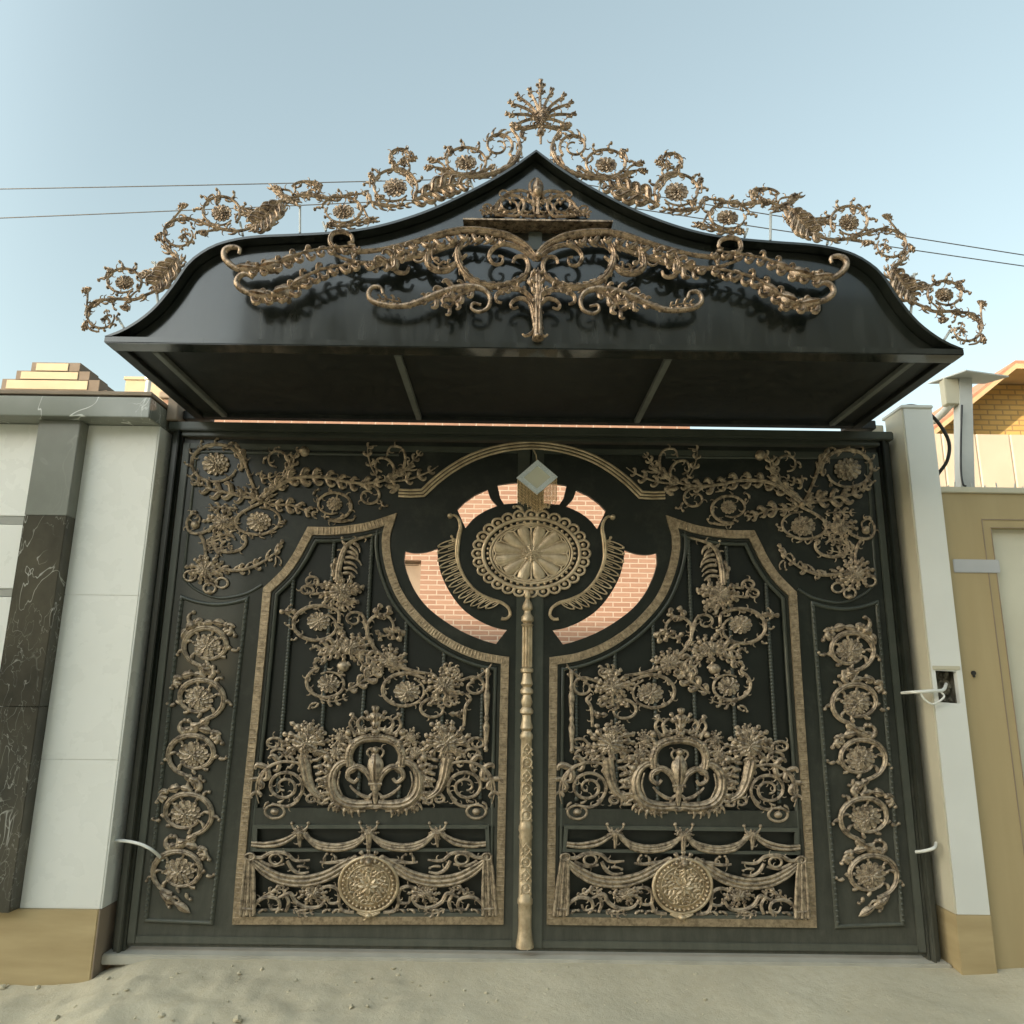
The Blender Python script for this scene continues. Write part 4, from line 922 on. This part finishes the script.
def crest(mr):
    crest_unit(mr, ZA, (190, 785, 40, -1.0), (118, 905, -60, -.85), (66, 50), (64, 58),
               [(380, 705), (350, 745), (315, 785), (300, 805)], [[(330, 808), (280, 828), (230, 848), (160, 846), (95, 858), (62, 900)], [(345, 760), (300, 752), (255, 760)], [(362, 740), (385, 715), (372, 690), (345, 672), (330, 640)], [(300, 800), (345, 775), (385, 740), (400, 700)]],
               [(42, 820, 160), (48, 958, 110), (145, 735, -80), (215, 880, 10)])
    crest_unit(mr, ZA, (532, 540, 40, -1.0), (392, 618, -60, -.9), (72, 60), (66, 55),
               [(745, 500), (715, 535), (680, 570), (645, 590)], [[(660, 590), (600, 606), (540, 600), (470, 578), (405, 560), (345, 585)], [(690, 555), (640, 545), (600, 540)], [(720, 530), (752, 495), (735, 468), (712, 452)], [(640, 592), (700, 585), (745, 545), (770, 500)]],
               [(382, 520, 170), (302, 640, 130), (525, 478, -80), (490, 615, 10), (760, 545, 10)])
    crest_unit(mr, ZB2, (150, 535, 200, 1.0), (25, 462, 200, .9), (76, 52), (56, 32),
               [(-70, 500), (-95, 530), (-120, 555)], [[(-60, 505), (10, 480), (90, 490), (160, 482), (235, 472)], [(95, 585), (160, 590), (220, 575), (268, 566)], [(-80, 450), (-60, 480), (-10, 505)]],
               [(80, 440, -30), (-95, 450, 200), (92, 592, 150), (270, 566, 0)])
    crest_unit(mr, ZB2, (332, 450, 40, -1.0), (357, 345, 100, 1.05), (84, 66), (42, 32),
               [(395, 505), (450, 478), (520, 450), (590, 438)], [[(240, 470), (255, 505), (310, 520), (380, 515)], [(420, 470), (480, 440), (560, 432)], [(330, 385), (370, 400), (400, 440)]],
               [(245, 398, -120), (415, 345, -20), (265, 495, 160)])
    def ex(o):
        o.sweep([(745, 245), (772, 285), (775, 330), (745, 375), (690, 402), (620, 415), (540, 405), (480, 385)], [12, 16, 18, 18, 14, 8], .024); o.fronds([(772, 290), (770, 340), (720, 390), (640, 412)], 9, 24, 9, 55, 1.5)
        o.spiral(700, 305, 52, 46, 40, -1.4, [12, 12, 10, 7], .3, .02, lead=[(735, 372), (748, 345)]); o.fronds([(660, 285), (690, 262), (730, 265)], 4, 26, 9, -60, -1.4)
    crest_unit(mr, ZB2, (582, 362, 30, -1.0), None, (76, 54), None, None, [[(690, 372), (640, 400), (570, 412), (500, 400)]], [(437, 385, 170), (530, 305, -90), (450, 350, -160)], (ex,))
    # thin stays that hold the crest
    for (x, y, x2, y2) in ((155, 262, 158, 305), (152, 262, 175, 275), (240, 222, 243, 236), (323, 222, 326, 231), (300, 205, 300, 233), (430, 195, 436, 206), (470, 180, 473, 189), (118, 318, 124, 328)):
        p, q = P(x, y, YC+.012), P(x2, y2, YC+.012)
        if mr: p.x, q.x = 2*XM-p.x, 2*XM-q.x
        MB().tube([p, q], .006, 6).build('crest_stay', 'steel', cn)
mirror_x(crest)
o = Orn(YC, ZB2, back=0); cx = 850
for a, L in ((-90, 128), (-112, 110), (-68, 110), (-135, 118), (-45, 118), (-152, 122), (-28, 122), (-172, 118), (-8, 118), (168, 96), (12, 96)):
    c, s_ = cos(R(a)), sin(R(a)); e = (cx+L*c, 212+L*s_); bend = 14*(1 if c > 0 else -1 if c < -.01 else 0)
    o.sweep([(cx+14*c, 212+14*s_), (cx+L*.45*c-bend*.2, 212+L*.45*s_-abs(bend)*.6), e], [8, 11, 10, 6], .018); tdx = 1 if c >= 0 else -1
    if a == -90:
        o.leaf([(cx, 120), (cx, 95), (cx, 68)], 26, .02, 3); o.comma(cx, 100, 180, 22, 7, 1.0); o.comma(cx, 100, 0, 22, 7, -1.0); o.comma(cx, 122, 180, 20, 7, 1.0); o.comma(cx, 122, 0, 20, 7, -1.0)
    else: o.leaf([(e[0]-20*c, e[1]-20*s_), e, (e[0]+12*c, e[1]+12*s_)], 15, .018, 2); o.comma(e[0]-10*c, e[1]-10*s_, a-70*tdx, 22, 7, 1.2*tdx); o.comma(e[0]-24*c, e[1]-24*s_, a+60*tdx, 20, 7, -1.2*tdx)
for sx in (-1, 1):
    o.sweep([(cx, 235), (cx+sx*30, 240), (cx+sx*62, 250), (cx+sx*70, 272), (cx+sx*50, 280)], [12, 14, 12, 8], .02); o.leaf([(cx+sx*40, 245), (cx+sx*85, 240), (cx+sx*110, 225)], 26, .02, 3); o.comma(cx+sx*60, 255, 90-sx*40, 34, 10, sx*1.4)
    o.sweep([(cx+sx*104, 240), (cx+sx*80, 245), (cx+sx*40, 236)], [9, 12, 9], .018)
o.cluster(cx, 212, 30, 34, 9, .028); o.dome(cx, 258, 14, 14, .024); o.sweep([(cx, 235), (cx, 300)], [10, 8], .016)
o.build('crest_finial', 'goldc', cn)

# ------------------------------------------------------------------ HANGING CHARM
ch = empty('hanging_charm', (.03, -.06, 2.62)); tag(ch, 'diamond shaped silver mirror charm with a gold bead fringe above the medallion', 'charm')
ZD = (480, 400, 8.533); D = [(490, 520), (655, 660), (485, 805), (318, 668)]; dc = (487, 663)
def scaled(k): return [(dc[0]+(x-dc[0])*k, dc[1]+(y-dc[1])*k) for x, y in D]
o = Orn(-.065, ZD, back=0)
o.sweep(scaled(.86), 40, .014, 'flat', raw=True, closed=True); mesh('charm_frame', o.v, o.f, M['crystal'], ch)
q = [P(480+x/8.533, 400+y/8.533, -.065) for x, y in scaled(.78)]
mesh('charm_mirror', [V((p.x, p.y-.006, p.z)) for p in q]+[V((p.x, p.y+.002, p.z)) for p in q], [[0, 1, 2, 3], [4, 5, 6, 7], [0, 1, 5, 4], [1, 2, 6, 5], [2, 3, 7, 6], [3, 0, 4, 7]], M['mirror'], ch)
o = Orn(-.06, ZD, back=0); random.seed(3)
for i in range(28):
    x = 322+i*12.2; yt = 670+130*(1-abs(x-487)/168) if abs(x-487) < 168 else 670; yb = 860+random.uniform(-8, 26)+90*(1-abs(x-487)/175)
    n = int((yb-yt)/13)
    o.sweep([(x, yt-14), (x+1, yb)], [3.2, 3.2], .004, 'round', raw=True)
    for j in range(n): o.dome(x+(j % 2), yt+j*13, 5.6, 6.6, .010, k=6, rings=2)
mesh('charm_fringe', o.v, o.f, M['fringe'], ch, True)
MB().tube([P(533, 449, -.05), P(536, 455, -.062), P(537, 463, -.062)], .004, 6).build('charm_hook', 'brass', ch)
random.seed(11)

# ------------------------------------------------------------------ LEFT BOUNDARY WALL
lw = empty('boundary_wall', (-2.6, -.1, 0)); tag(lw, 'white stone wall with veined grey marble pilaster and capping beam left of the gate', 'wall')
for z0, z1 in ((.235, .93), (.9307, 1.768), (1.7687, 2.72)): MB().box(-2.476, -2.083, -.12, .25, z0, z1, .002).build('white_slab', 'white', lw)
MB().box(-2.0828, -2.0745, -.118, .25, .235, 2.72, .002).build('slab_return', 'white', lw)
MB().box(-2.705, -2.4765, -.20, .25, 2.183, 2.72, .003).build('pilaster_upper_slab', 'marblesky', lw)  # same marble as below; the sky's reflection is put into its paler colour
MB().box(-2.705, -2.4765, -.20, .25, 1.192, 2.181, .003).build('pilaster_lower_slab', 'marbledark', lw)
MB().box(-2.705, -2.4765, -.20, .25, .235, 1.19, .003).build('pilaster_lower_slab', 'marbledark', lw)
zs = [.235, .80, 1.30, 1.752, 1.793, 2.145, 2.190, 2.72]
for z0, z1, mt, nm in ((.235, 1.30, 'white', 'wall_tile'), (1.303, 1.752, 'white', 'wall_tile'), (1.754, 1.795, 'grout', 'grey_band'), (1.797, 2.145, 'white', 'wall_tile'), (2.147, 2.192, 'grout', 'grey_band'), (2.194, 2.72, 'white', 'wall_tile')):
    MB().box(-4.6, -2.7055, -.12 if nm == 'wall_tile' else -.117, .25, z0, z1, .002).build(nm, mt, lw)
MB().box(-4.6, -2.0755, -.262, .25, 2.722, 2.836, .003).build('marble_beam', 'marble', lw)
MB().box(-4.6, -2.078, -.255, .27, 2.850, 2.872, .002).box(-4.6, -2.10, -.20, .25, 2.8362, 2.8498).build('coping', 'coping', lw)
MB().box(-4.6, -2.0815, -.135, .25, -.45, .2345, .004).build('plinth', 'tan', lw)
MB().box(-2.0812, -2.0735, -.133, .25, -.45, .2345, .002).build('plinth_return', 'coping', lw)

# ------------------------------------------------------------------ RIGHT POST with the cut-out
rp = empty('white_post', (2.17, -.1, 0)); tag(rp, 'white post with a rough square hole between the gate and the tan neighbour gate', 'post')
x0, x1, y0, y1 = 2.115, 2.275, -.135, .06
hx0, hx1, hz0, hz1 = 2.083+.035, 2.228, 1.265, 1.432
def post_front():
    out = [(x0, .262), (x1, .262), (x1, 2.885), (x0, 2.885)]; h = [(x0+.022, hz0+.006), (x1-.028, hz0), (x1-.03, hz1-.004), (x0+.02, hz1)]
    sheet('post_face', out, [h], y0, y0+.03, 'whitepost', rp)
    MB().box(x0, x0+.016, y0+.0305, y1, .262, 2.885).box(x1-.02, x1, y0+.0305, y1, .262, 2.885).box(x0+.0165, x1-.0205, y0+.09, y1, .262, 2.885).build('post_core', 'hole', rp)
    MB().box(x0-.010, x0-.0005, y0+.004, y1, .262, 2.885, .002).build('post_side', 'cream', rp)
    MB().box(x0-.014, x1+.006, y0-.008, y1+.03, 2.8855, 2.905, .004).build('post_cap', 'whitepost', rp)
    MB().box(x0-.012, x1+.002, y0-.004, y1, -.3, .2605, .003).build('post_plinth', 'tan', rp)
    o = MB(); random.seed(5)                        # broken mortar lumps in the hole and its chipped rim
    for i in range(22):
        bm = bmesh.new(); bmesh.ops.create_icosphere(bm, subdivisions=1, radius=random.uniform(.008, .02)); c = V((random.uniform(x0+.03, x1-.04), y0+random.uniform(.06, .09), random.uniform(hz0+.01, hz1-.01)))
        for p in bm.verts: p.co = c+p.co*random.uniform(.7, 1.3)
        bm.verts.index_update(); o.add([p.co.copy() for p in bm.verts], [[q.index for q in f.verts] for f in bm.faces]); bm.free()
    o.build('broken_mortar', 'hole', rp)
    MB().box(x0+.005, x1-.01, y0-.006, y0-.0005, hz1+.004, hz1+.024, .002).build('hole_trim', 'cream', rp)
post_front()
# narrow return that closes the gap between the post and the jamb
# cables
def cable(pts, r, mat, name, label, cat='cable', group=None):
    b = MB(); q = []
    pts = [V(p) for p in pts]
    for i in range(len(pts)-1):
        p0, p1, p2, p3 = pts[max(i-1, 0)], pts[i], pts[i+1], pts[min(i+2, len(pts)-1)]
        for j in range(6):
            t = j/6; q.append(p0*(-.5*t+t*t-.5*t**3)+p1*(1-2.5*t*t+1.5*t**3)+p2*(.5*t+2*t*t-1.5*t**3)+p3*(-.5*t*t+.5*t**3))
    q.append(pts[-1]); b.tube(q, r, 8); return tag(b.build(name, mat, None, True), label, cat, group)
cable([P(112, 841, -.06), P(125, 841, -.075), P(140, 844, -.085), P(152, 850, -.075), P(160, 857, -.02), P(163, 860, -.004)], .008, 'cable', 'loose_cable', 'pale cable arching from the left wall to the lowest side scroll')
cable([P(902, 693, -.052), P(915, 692, -.15), P(932, 691, -.165), P(943, 690, -.15), P(946, 684, -.09)], .0085, 'cable', 'loose_cable', 'pale cable running from the right jamb into the hole of the post')
cable([P(941, 692, -.155), P(944, 697, -.16), P(934, 704, -.165), P(925, 700, -.16), P(920, 692, -.158)], .005, 'cable', 'loose_cable', 'thin white wire loop drooping below the hole of the white post')
cable([P(916, 852, -.054), P(924, 851, -.09), P(934, 848, -.1), P(936, 843, -.06)], .008, 'cable', 'loose_cable', 'short pale cable stub low on the right jamb')
cable([P(900, 408, -.02), P(912, 405.5, -.06), P(926, 411, -.08), P(940, 425, -.06), P(949, 443, -.04), P(947, 461, -.02), P(937, 476, .03), P(933, 490, .08)], .010, 'black', 'black_hose', 'black hose looping down behind the white post top', 'hose')

# ------------------------------------------------------------------ NEIGHBOUR'S GATE on the right
ng = empty('neighbour_gate', (2.9, -.05, 0)); tag(ng, 'tan sheet metal gate with cream inner panel right of the white post', 'gate')
gx0 = 2.281
fr = [(gx0, -.12), (4.6, -.12), (4.6, 2.40), (gx0, 2.40)]; inn = [(2.545, .28), (4.2, .28), (4.2, 2.205), (2.545, 2.205)]
sheet('gate_sheet', fr, [inn], -.105, -.07, 'tangate', ng)
MB().box(2.52, 4.25, -.069, -.060, .25, 2.24).build('inner_panel', 'creamgate', ng)
b = MB()
for xa, xb, za, zb_ in ((2.496, 2.500, .22, 2.255), (2.541, 2.544, .275, 2.209)): b.box(xa, xb, -.109, -.1052, za, zb_)
for xa, xb, za, zb_ in ((2.5002, 4.25, 2.251, 2.255), (2.5442, 4.2, 2.206, 2.209)): b.box(xa, xb, -.109, -.1052, za, zb_)
b.build('panel_seam', 'coping', ng)
MB().box(gx0, 4.6, -.118, -.04, 2.401, 2.435, .004).build('top_rail', 'cream', ng)
MB().box(2.31, 2.562, -.1115, -.1055, 1.955, 2.028, .004).build('grey_plate', 'grey', ng)
b = MB(); p = P(973, 673, -.106); b.tube([(p.x, -.106, p.z), (p.x, -.115, p.z)], .012, 10); b.box(p.x-.004, p.x+.004, -.117, -.1055, p.z-.022, p.z+.004); b.build('keyhole', 'black', ng)
random.seed(2); o = MB()
for i in range(30):
    x = 2.34+i*.075+random.uniform(-.02, .02); o.tube([(x, -.06, 2.436), (x+random.uniform(-.008, .008), -.06, 2.455+random.uniform(0, .03))], .0035, 5)
o.build('wire_stub', 'steel', ng)

# post with flat metal plate
sp_ = empty('plate_post', (2.72, .3, 0)); tag(sp_, 'square steel post topped with a flat plate behind the tan gate', 'post')
q0 = [P(961.5, 492, .30), P(975, 492, .30)]; q1 = [P(959.5, 378, .30), P(972, 378, .30)]; d_ = V((0, .07, 0)); q2 = [p-(q1[i]-q0[i])*3.7 for i, p in enumerate(q0)]
vs = [q2[0], q2[1], q2[1]+d_, q2[0]+d_, q1[0], q1[1], q1[1]+d_, q1[0]+d_]
b = MB(); b.add(vs, [[0, 1, 2, 3], [4, 5, 6, 7], [0, 1, 5, 4], [1, 2, 6, 5], [2, 3, 7, 6], [3, 0, 4, 7]]); b.build('shaft', 'steel', sp_)
zt = q1[0].z; pl = [PZ(966, 371, zt), PZ(1009, 377, zt), PZ(985, 384, zt), PZ(928, 384, zt)]
b = MB(); b.prism([(p.x, p.y) for p in pl], 'z', zt+.001, zt+.009); b.build('top_plate', 'steel', sp_)
c0, c1 = P(946.5, 404, .31), P(959, 383, .31); MB().box(c0.x, c1.x-.003, .305, .365, c0.z, zt, .004).build('side_box', 'cream', sp_)
b = MB(); b.tube([P(952, 403, .33), P(944, 412, .45), P(934, 421, .6)], .024, 10); b.build('pipe_stub', 'whitepost', sp_, True)
cable([P(966, 486, .26), P(963, 484, .26), P(961, 470, .27), P(961, 440, .275), P(962, 405, .275)], .006, 'black', 'black_cable', 'thin black cable running up the steel plate post')

# ------------------------------------------------------------------ BEHIND: brick house, sheet fence, gable house, parapet building
hs_ = empty('brick_house', (-1, 6.5, 0)); tag(hs_, 'pink brick house seen through the openings of the gate', 'house')
Yh = 6.5; xr_ = P(690, 428, Yh).x; xl_ = P(168, 420, Yh).x-.1
wx0, wx1 = P(395, 565, Yh).x, P(421, 565, Yh).x; wz0, wz1 = P(415, 592, Yh).z-.35, P(415, 560, Yh).z
wins = [(wx0-.75, wx1, wz0-.6, wz1), (1.35, 2.0, 1.0, 2.05)]
wins = [w for w in wins if w[1] < xr_-.1]
sheet('wall', [(xl_, -.2), (xr_, -.2), (xr_, 5.4), (xl_, 5.4)], [[(a, c), (b_, c), (b_, d), (a, d)] for a, b_, c, d in wins], Yh, Yh+.3, 'brick', hs_)
MB().box(xl_, xl_+.3, Yh+.301, Yh+5, -.2, 5.4).box(xr_-.3, xr_, Yh+.301, Yh+5, -.2, 5.4).box(xl_+.301, xr_-.301, Yh+4.7, Yh+5, -.2, 5.4).build('side_wall', 'brick', hs_)
MB().box(xl_-.05, xr_+.05, Yh-.06, Yh+5.05, 5.401, 5.5, .01).build('roof', 'coping', hs_)
for a, b_, c, d in wins:
    w = MB().box(a, a+.05, Yh+.14, Yh+.2, c, d).box(b_-.05, b_, Yh+.14, Yh+.2, c, d).box(a+.051, b_-.051, Yh+.14, Yh+.2, c, c+.05).box(a+.051, b_-.051, Yh+.14, Yh+.2, d-.05, d).build('window', 'coping', hs_)
    MB().box(a+.051, b_-.051, Yh+.165, Yh+.175, c+.051, d-.051).build('shutter', 'coping', w)

fe = empty('sheet_fence', (4.5, 4, 0)); tag(fe, 'pale ribbed metal sheet fence behind the tan gate', 'fence')
b = MB(); poly = []; x = 2.5
while x < 9: poly += [(x, 4.0), (x+.352, 4.0), (x+.360, 4.016), (x+.376, 4.016), (x+.384, 4.0)]; x += .39
b.prism([(p, q) for p, q in poly]+[(p, q+.02) for p, q in poly[::-1]], 'z', -.2, 4.165); b.build('ribbed_sheet', 'pink', fe)
MB().box(2.5, 9, 4.03, 4.08, 3.6, 3.66).box(2.5, 9, 4.03, 4.08, 1.2, 1.26).build('fence_rail', 'steel', fe)

gh = empty('gable_house', (9, 7, 0)); tag(gh, 'yellow brick house with sloping tiled roof lit by low sun at the right edge', 'house')
Yg = 7.0; e0, r0 = P(912, 444, Yg-.6), P(1016, 364, Yg-.6); sl = (r0.z-e0.z)/(r0.x-e0.x)
rx_ = r0.x+.9; ez = lambda x: e0.z+sl*(x-e0.x)
rz_ = ez(r0.x)+.06
wxl = e0.x+.55
wall = [(wxl, -.2), (2*rx_-wxl, -.2), (2*rx_-wxl, ez(wxl)-.14), (2*rx_-r0.x, rz_-.14), (r0.x, rz_-.14), (wxl, ez(wxl)-.14)]
sheet('wall', wall, [], Yg, Yg+.25, 'ybrick', gh)
MB().box(wxl, wxl+.25, Yg+.251, Yg+7, -.2, ez(wxl)-.16).build('side_wall', 'ybrick', gh)
top = [(e0.x, e0.z), (r0.x, rz_), (2*rx_-r0.x, rz_), (2*rx_-e0.x, e0.z)]
b = MB(); b.prism(top+[(p, q-.05) for p, q in top[::-1]], 'y', Yg-.6, Yg+7.3); b.build('roof', 'roof', gh)
b = MB(); b.prism([(p, q-.051) for p, q in top]+[(p, q-.13) for p, q in top[::-1]], 'y', Yg-.6, Yg+7.25); b.build('roof_boards', 'soffitw', gh)

pb = empty('parapet_building', (-12, 14, 0)); tag(pb, 'pale stone building with stepped parapet above the left wall', 'building')
Yq = 14
z4, z3, z2, z1 = P(49, 362, Yq).z, P(49, 370.5, Yq).z, P(49, 379, Yq).z, P(49, 389, Yq).z
for (a, c, zt_, zb_, nm) in ((32, 68, z4, z3, 'parapet_step'), (18, 79, z3, z2, 'parapet_step'), (5, 90, z2, z1, 'parapet_step')):
    xa, xb = P(a+2, 380, Yq).x, P(c-2, 380, Yq).x
    MB().box(xa, xb, Yq, Yq+.45, zb_, zt_-.035).build(nm, 'stoneblock', pb); MB().box(xa-.14, xb+.30, Yq+.02, Yq+.9, zb_-.05, zt_, .01).build('step_coping_shade', 'copingshade', pb)  # coping darkened and widened to paint the shaded sides of the tiers
xa, xb = P(-60, 390, Yq).x, P(101, 391, Yq).x
MB().box(xa-6, xb, Yq+.03, Yq+8, -.2, z1-.03).build('wall', 'stoneblock', pb); MB().box(xa-6, xb+.10, Yq+.10, Yq+8.05, z1-.029, z1+.03, .01).build('coping', 'copingshade', pb)
fb = empty('far_house', (-13, 22, 0)); tag(fb, 'small sunlit tan house block between parapet building and canopy', 'building')
a, c = P(126, 380, 22), P(141, 379, 22)
sheet('wall', [(a.x, -.2), (c.x+2, -.2), (c.x+2, a.z), (a.x, a.z)], [], 22, 27, 'stoneblock', fb); MB().box(a.x-.06, c.x+2.06, 21.94, 27.06, a.z+.001, a.z+.12, .01).build('coping', 'stoneblock', fb)
a = P(147, 395, 9); b = MB().tube([(a.x, 9, -.2), (a.x, 9, P(147, 380, 9).z)], .05, 10); b.tube([(a.x, 9, P(147, 380, 9).z-.01), (a.x, 9, P(147, 380, 9).z+.06)], .075, 10)
tag(b.build('vent_pipe', 'steel', None, True), 'thin grey vent pipe standing beside the left end of the canopy', 'pipe')

# utility pole hidden by the canopy, and the wires that meet on it
q = P(540, 168, 12.5); pz = q.z
up = empty('utility_pole', (q.x, 12.5, 0)); tag(up, 'weathered utility pole behind the canopy carrying two wires', 'pole')
MB().tube([(q.x, 12.5, -.2), (q.x, 12.5, pz)], [.13, .10], 12).build('shaft', 'wood', up, True)
w1, w2 = P(540, 177, 12.3), P(540, 194, 12.3)
b = MB(); b.box(q.x-.05, q.x+.05, 12.30, 12.39, w1.z-.05, w1.z+.03).box(q.x-.05, q.x+.05, 12.30, 12.39, w2.z-.05, w2.z+.03); b.build('insulator', 'grey', up)
def wire(l, mid, r, lab):
    pts = []
    A, Mx, B = P(*l, 12.5), P(*mid, 12.28), P(*r, 12.5)
    A = A+(A-Mx)*1.2; B = B+(B-Mx)*1.2
    for s_, e_ in ((A, Mx), (Mx, B)):
        for i in range(14): t = i/14; p = s_.lerp(e_, t); pts.append(p-V((0, 0, .35*4*t*(1-t)*.25)))
    pts.append(B); b = MB(); b.tube(pts, .013, 6); tag(b.build('overhead_wire', 'black', None, True), lab, 'wire', 'overhead wires')
wire((0, 186), (540, 177), (1024, 252), 'upper of the two overhead wires crossing the sky behind the canopy')
wire((0, 215), (540, 194), (1024, 263), 'lower of the two overhead wires crossing the sky behind the canopy')

# unseen house blocks added behind the camera: the left one keeps the gate in shade, the right one darkens its reflections
def unseen_house(x0, x1, hh, label):
    sh = empty('unseen_house', ((x0+x1)/2, -18, 0)); tag(sh, label, 'building'); holes = []
    for i in range(int((x1-x0-2)/4.6)):
        for j in range(int(hh/3.4)): xa = x0+1.6+i*4.6; holes.append([(xa, 1.2+j*3.4), (xa+1.6, 1.2+j*3.4), (xa+1.6, 2.8+j*3.4), (xa, 2.8+j*3.4)])
    sheet('wall', [(x0, -.5), (x1, -.5), (x1, hh), (x0, hh)], holes, -18.3, -18, 'plaster', sh)
    MB().box(x0, x1, -26, -18.31, -.5, hh-.4).build('body', 'glass', sh)
    MB().box(x0-.1, x1+.1, -18.35, -17.9, hh+.001, hh+.12).build('coping', 'coping', sh)
unseen_house(-60, -13, 9.5, 'unseen house row added across the street to shade the gate')
unseen_house(-8, 36, 12.4, 'unseen house row added across the street to darken the gate reflections')

# ------------------------------------------------------------------ GROUND
def gz(x, y):
    z = .004
    if y < -.08: z -= .10*(1-math.exp((y+.08)*.9))*1.25
    l = max(0, min(1, (-1.75-x)/.5)); l = l*l*(3-2*l)
    if y < .3: z -= .095*l
    r = max(0, min(1, (x-2.05)/.6)); z += .03*r
    return z
from mathutils import noise as mn
def axis_vals(lo, hi, fine0, fine1, step):
    v = [fine0+i*step for i in range(int((fine1-fine0)/step)+1)]; g = step; a = v[0]; L = []
    while a > lo: g *= 1.35; a -= g; L.append(a)
    b_ = v[-1]; g = step; U = []
    while b_ < hi: g *= 1.35; b_ += g; U.append(b_)
    return L[::-1]+v+U
xs = axis_vals(-400, 400, -3.2, 3.2, .035); ys = axis_vals(-400, 600, -1.6, .1, .03); gv = []; gfc = []
for y in ys:
    for x in xs:
        z = gz(x, y); near = abs(x) < 6 and -4 < y < .05
        if near:
            k = min(1, max(.25, (-.06-y)/.2)); z += k*(.020*mn.noise((x*2.1, y*2.1, 3))+(.5+1.6*max(0, min(1, (.2-x)/1.6)))*(.010*mn.noise((x*7, y*7, 1))+.007*mn.noise((x*19, y*19, 5))))
        gv.append((x, y, z))
nx = len(xs)
for j in range(len(ys)-1):
    for i in range(nx-1): gfc.append([j*nx+i, j*nx+i+1, (j+1)*nx+i+1, (j+1)*nx+i])
tag(mesh('ground', gv, gfc, M['dirt'], None, True), kind='structure')
# loose pebbles and clods
random.seed(21); b = MB()
for i in range(330):
    x = random.uniform(-2.9, 2.6); y = random.uniform(-1.1, -.11); r = random.choice((.003, .004, .005, .006, .009)) * random.uniform(.7, 1.4)
    if x < -.6 and random.random() < .4: r *= 1.9
    if x > .2 and random.random() < .6: continue
    bm = bmesh.new(); bmesh.ops.create_icosphere(bm, subdivisions=1, radius=r)
    z = gz(x, y)+.020*mn.noise((x*2.1, y*2.1, 3))*min(1, max(.25, (-.06-y)/.2))
    sx, sy, sz = random.uniform(.7, 1.5), random.uniform(.7, 1.4), random.uniform(.5, .9)
    for p in bm.verts: k = random.uniform(.75, 1.25); p.co = V((x+p.co.x*sx*k, y+p.co.y*sy*k, z+r*.2+p.co.z*sz*k))
    bm.verts.index_update(); b.add([p.co.copy() for p in bm.verts], [[q.index for q in f.verts] for f in bm.faces]); bm.free()
tag(b.build('pebbles', 'dirt'), 'loose pebbles and clods on the sandy dirt in front of the gate', 'pebbles', kind='stuff')

# ------------------------------------------------------------------ LIGHT
w = bpy.data.worlds.new('World'); SC.world = w; w.use_nodes = True; t = w.node_tree; bg = t.nodes['Background']
EL, AZ = 10, 55                                     # low sun behind the camera's left shoulder
sd = V((-sin(R(AZ))*cos(R(EL)), -cos(R(AZ))*cos(R(EL)), sin(R(EL))))
sky = t.nodes.new('ShaderNodeTexSky'); sky.sky_type = 'NISHITA'; sky.sun_disc = False
sky.sun_elevation = R(EL); sky.sun_rotation = atan2(sd.x, sd.y); sky.air_density = 1.0; sky.dust_density = 1.0; sky.ozone_density = 1.0; sky.altitude = 900
hs = t.nodes.new('ShaderNodeHueSaturation'); hs.inputs['Saturation'].default_value = .9
gm = t.nodes.new('ShaderNodeGamma'); gm.inputs['Gamma'].default_value = .62      # hazy evening: evens out the dome
t.links.new(sky.outputs[0], gm.inputs['Color']); t.links.new(gm.outputs[0], hs.inputs['Color'])
wb = t.nodes.new('ShaderNodeMix'); wb.data_type = 'RGBA'; wb.blend_type = 'MULTIPLY'; wb.inputs[0].default_value = 1; wb.inputs[7].default_value = (.96, .965, .835, 1)
t.links.new(hs.outputs[0], wb.inputs[6])
tc = t.nodes.new('ShaderNodeTexCoord'); dt = t.nodes.new('ShaderNodeVectorMath'); dt.operation = 'DOT_PRODUCT'; dt.inputs[1].default_value = sd   # after-glow: the dome is brighter on the sun's side
t.links.new(tc.outputs['Generated'], dt.inputs[0]); mr = t.nodes.new('ShaderNodeMapRange'); mr.interpolation_type = 'SMOOTHSTEP'
for i_, v_ in ((1, .0), (2, 1.0), (3, .0), (4, 1.0)): mr.inputs[i_].default_value = v_
t.links.new(dt.outputs['Value'], mr.inputs[0]); vm = t.nodes.new('ShaderNodeMix'); vm.data_type = 'RGBA'; vm.inputs[6].default_value = (1, 1, 1, 1); vm.inputs[7].default_value = (3.95, 3.62, 3.5, 1)
mu = t.nodes.new('ShaderNodeMix'); mu.data_type = 'RGBA'; mu.blend_type = 'MULTIPLY'; mu.inputs[0].default_value = 1; mu.clamp_result = False
t.links.new(mr.outputs[0], vm.inputs[0]); t.links.new(wb.outputs[2], mu.inputs[6]); t.links.new(vm.outputs[2], mu.inputs[7]); t.links.new(mu.outputs[2], bg.inputs['Color']); bg.inputs['Strength'].default_value = .15
sl_ = bpy.data.lights.new('sun', 'SUN'); sl_.energy = 2.0; sl_.angle = R(.5); sl_.color = (1, .84, .64); so = bpy.data.objects.new('sun', sl_); COL.objects.link(so)
so.rotation_euler = (-sd).to_track_quat('-Z', 'Y').to_euler(); so.location = (-10, -12, 12)
SC.view_settings.view_transform = 'Standard'; SC.view_settings.look = 'None'; SC.view_settings.gamma = 1; SC.view_settings.exposure = 2.0
